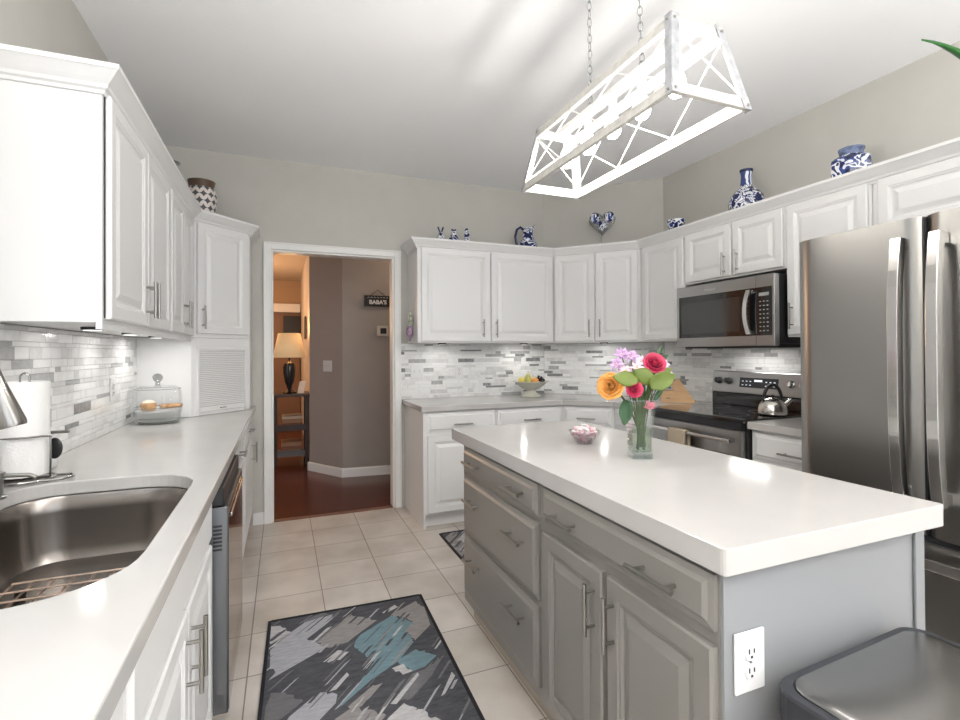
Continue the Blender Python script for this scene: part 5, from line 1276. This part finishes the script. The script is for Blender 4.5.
STK = [('light',[(-0.067,2.389),(0.092,2.559),(0.237,2.572),(0.167,2.482),(0.086,2.396),(0.16,2.305),(0.127,2.271),(-0.065,2.144),(-0.039,2.189),(-0.063,2.241)]),
('pale',[(-0.077,2.571),(-0.029,2.551),(0.019,2.476),(-0.068,2.409)]),
('taupe',[(0.161,2.397),(0.298,2.534),(0.409,2.44),(0.297,2.341),(0.26,2.304),(0.184,2.286),(0.15,2.31),(0.127,2.369)]),
('taupe',[(0.486,2.469),(0.626,2.555),(0.654,2.463),(0.643,2.308),(0.545,2.207),(0.517,2.304),(0.572,2.361)]),
('teal',[(0.292,2.301),(0.319,2.342),(0.484,2.457),(0.572,2.361),(0.517,2.304),(0.538,2.2),(0.446,2.085),(0.32,2.002),(0.195,1.892),(0.203,1.923),(0.271,1.998),(0.348,2.116),(0.309,2.196),(0.282,2.265)]),
('pale',[(0.146,2.19),(0.212,2.255),(0.256,2.227),(0.215,2.179)]),
('mid',[(0.376,1.845),(0.484,1.983),(0.539,1.994),(0.609,2.054),(0.614,2.033),(0.556,1.945),(0.45,1.843)]),
('teal',[(0.436,2.088),(0.535,2.141),(0.607,2.064),(0.543,2.009),(0.488,1.998)]),
('pale',[(0.352,1.775),(0.418,1.828),(0.484,1.76),(0.503,1.699),(0.496,1.619),(0.393,1.616),(0.319,1.738)]),
('light',[(0.018,1.905),(0.125,2.005),(0.189,1.964),(0.18,1.918),(0.123,1.854),(0.047,1.757),(-0.021,1.819)]),
('mid',[(-0.065,1.985),(-0.05,2.062),(0.002,2.048),(0.066,1.972),(-0.006,1.907),(-0.066,1.878)]),
('taupe',[(0.172,1.835),(0.237,1.875),(0.346,1.79),(0.303,1.745),(0.183,1.702),(0.141,1.764)]),
('taupe',[(0.22,1.882),(0.324,1.969),(0.362,1.969),(0.304,1.903),(0.252,1.861)]),
('pale',[(0.557,1.814),(0.637,1.937),(0.643,1.909),(0.574,1.821)]),
('mid',[(0.053,2.552),(0.164,2.607),(0.196,2.576),(0.092,2.547)]),
('pale',[(0.443,2.499),(0.516,2.554),(0.529,2.527),(0.473,2.494)]),
('pale',[(0.412,2.046),(0.462,2.06),(0.488,1.998),(0.446,1.99)]),
('pale',[(0.16,1.991),(0.235,2.085),(0.242,2.066),(0.187,1.994)]),
('pale',[(0.37,1.841),(0.505,1.983),(0.508,1.965),(0.391,1.832)]),
('light',[(-0.068,2.361),(-0.007,2.394),(-0.017,2.368),(-0.066,2.331)])]
rug('charcoal rug with diagonal grey and teal brush strokes in the aisle', -0.085, 0.667, 1.20, 2.615, STK, -1.6, 5, 40)
rug('second charcoal brush-stroke rug beyond the far end of the island', 1.045, 1.95, 2.62, 3.42, [], 0, 8, 60)

# ------------------------------------------------------------------ torchiere lamps added unseen behind the camera to brighten the ceiling
for tx_, ty_, lb in ((-0.45, -0.85, 'added brushed steel torchiere floor lamp lighting the ceiling on the left of the dining end'), (2.45, -1.35, 'added brushed steel torchiere floor lamp lighting the ceiling on the right of the dining end')):
    t = thing('added_torchiere', lb, 'added floor lamp', (tx_, ty_, 0))
    MB().lathe([(0.001, 0), (0.14, 0.0), (0.14, 0.015), (0.02, 0.03), (0.012, 0.04), (0.012, 1.70), (0.03, 1.715), (0.001, 1.716)], n=28).build('stand', NICKEL, t)
    MB().lathe([(0.03, 1.717), (0.10, 1.735), (0.17, 1.79), (0.20, 1.84), (0.195, 1.84), (0.16, 1.79), (0.09, 1.745), (0.001, 1.73)], n=36).build('bowl', PLATE, t)
    l = bpy.data.lights.new('added_uplight_glow', 'AREA'); l.shape = 'DISK'; l.size = 0.30; l.energy = ADDED_UPLIGHT * (0.86 if tx_ < 0 else 0.85); l.color = (1.0, 0.985, 0.965)
    lo = bpy.data.objects.new('added_uplight_glow', l); COL.objects.link(lo); lo.location = (tx_, ty_, 1.825); lo.rotation_euler = (PI, 0, 0)

# ------------------------------------------------------------------ trash can
t = thing('trash_can', 'rectangular stainless step trash can with black rim in front of the island end', 'trash can', (1.165, 0.556, 0), 3)
o_ = rrect(-0.255, 0.255, -0.165, 0.165, (0.05,) * 4, 6); i_ = rrect(-0.235, 0.235, -0.150, 0.150, (0.045,) * 4, 6)
b_ = rrect(-0.24, 0.24, -0.15, 0.15, (0.045,) * 4, 6)
MB().rings([[(x, y, z) for x, y in b_] for z in (0.02, 0.585)], True, True, 0, False).build('body', STEEL, t)
MB().rings([[(x, y, z) for x, y in b_] for z in (0.0, 0.0195)], True, True).build('base', BLACK, t)
mb = MB().rings([[(x, y, 0.586) for x, y in o_], [(x * 1.01, y * 1.01, 0.60) for x, y in o_], [(x * 1.01, y * 1.01, 0.642) for x, y in o_], [(x, y, 0.648) for x, y in o_], [(x, y, 0.648) for x, y in i_], [(x, y, 0.640) for x, y in i_]], True, True)
mb.build('rim', DGREY, t, bevel=0.002)
rg = []
for f_, z in ((1.0, 0.641), (1.0, 0.649), (0.985, 0.653), (0.9, 0.656), (0.6, 0.658), (0.2, 0.659)):
    rg.append([(x * f_, y * f_, z) for x, y in rrect(-0.233, 0.233, -0.148, 0.148, (0.043,) * 4, 6)])
MB().rings(rg, True, True, 0, True).build('lid', steel('lid_steel', (0.30, 0.295, 0.29), 0.24, (1, 14, 1), .03), t)
MB().box(-0.08, 0.08, -0.20, -0.151, 0.015, 0.035).build('pedal', BLACK, t, bevel=0.004)

# ------------------------------------------------------------------ plant on top of the refrigerator (only a leaf tip reaches the view)
t = thing('potted_plant', 'green strap-leaved plant whose leaf tip enters at the upper right', 'plant', (2.42, 0.80, 1.791))
MB().lathe([(0.001, 0), (0.07, 0.0), (0.095, 0.15), (0.10, 0.16), (0.10, 0.17), (0.085, 0.17), (0.08, 0.14), (0.001, 0.14)], n=28).build('pot', PLATE, t)
PL = mat('plant_leaf', (0.03, 0.14, 0.03), 0.35)
for k, (dx, dy, up, L) in enumerate(((-0.33, 0.225, 0.46, 1.0), (0.2, 0.2, 0.5, 1), (0.1, -0.25, 0.45, 1), (-0.2, -0.2, 0.5, 1), (0.25, 0.0, 0.42, 1))):
    rows = []; d_ = Vector((dx, dy, 0)); sd = Vector((-dy, dx, 0)).normalized()
    for j in range(13):
        v = j / 12; wv = 0.024 * math.sin(PI * min(1, 0.12 + 0.88 * v)) + 0.001
        p = d_ * v + Vector((0, 0, 0.14 + up * (v * 1.55 - 0.62 * v * v) if k else 0.14 + up * (1.75 * v - 0.72 * v * v)))
        rows.append([tuple(p - sd * wv), tuple(p - Vector((0, 0, 0.006))), tuple(p + sd * wv)])
    MB().rings(rows, False, False, 0, True, closed=False).build('leaf', PL, t, solid=0.001)
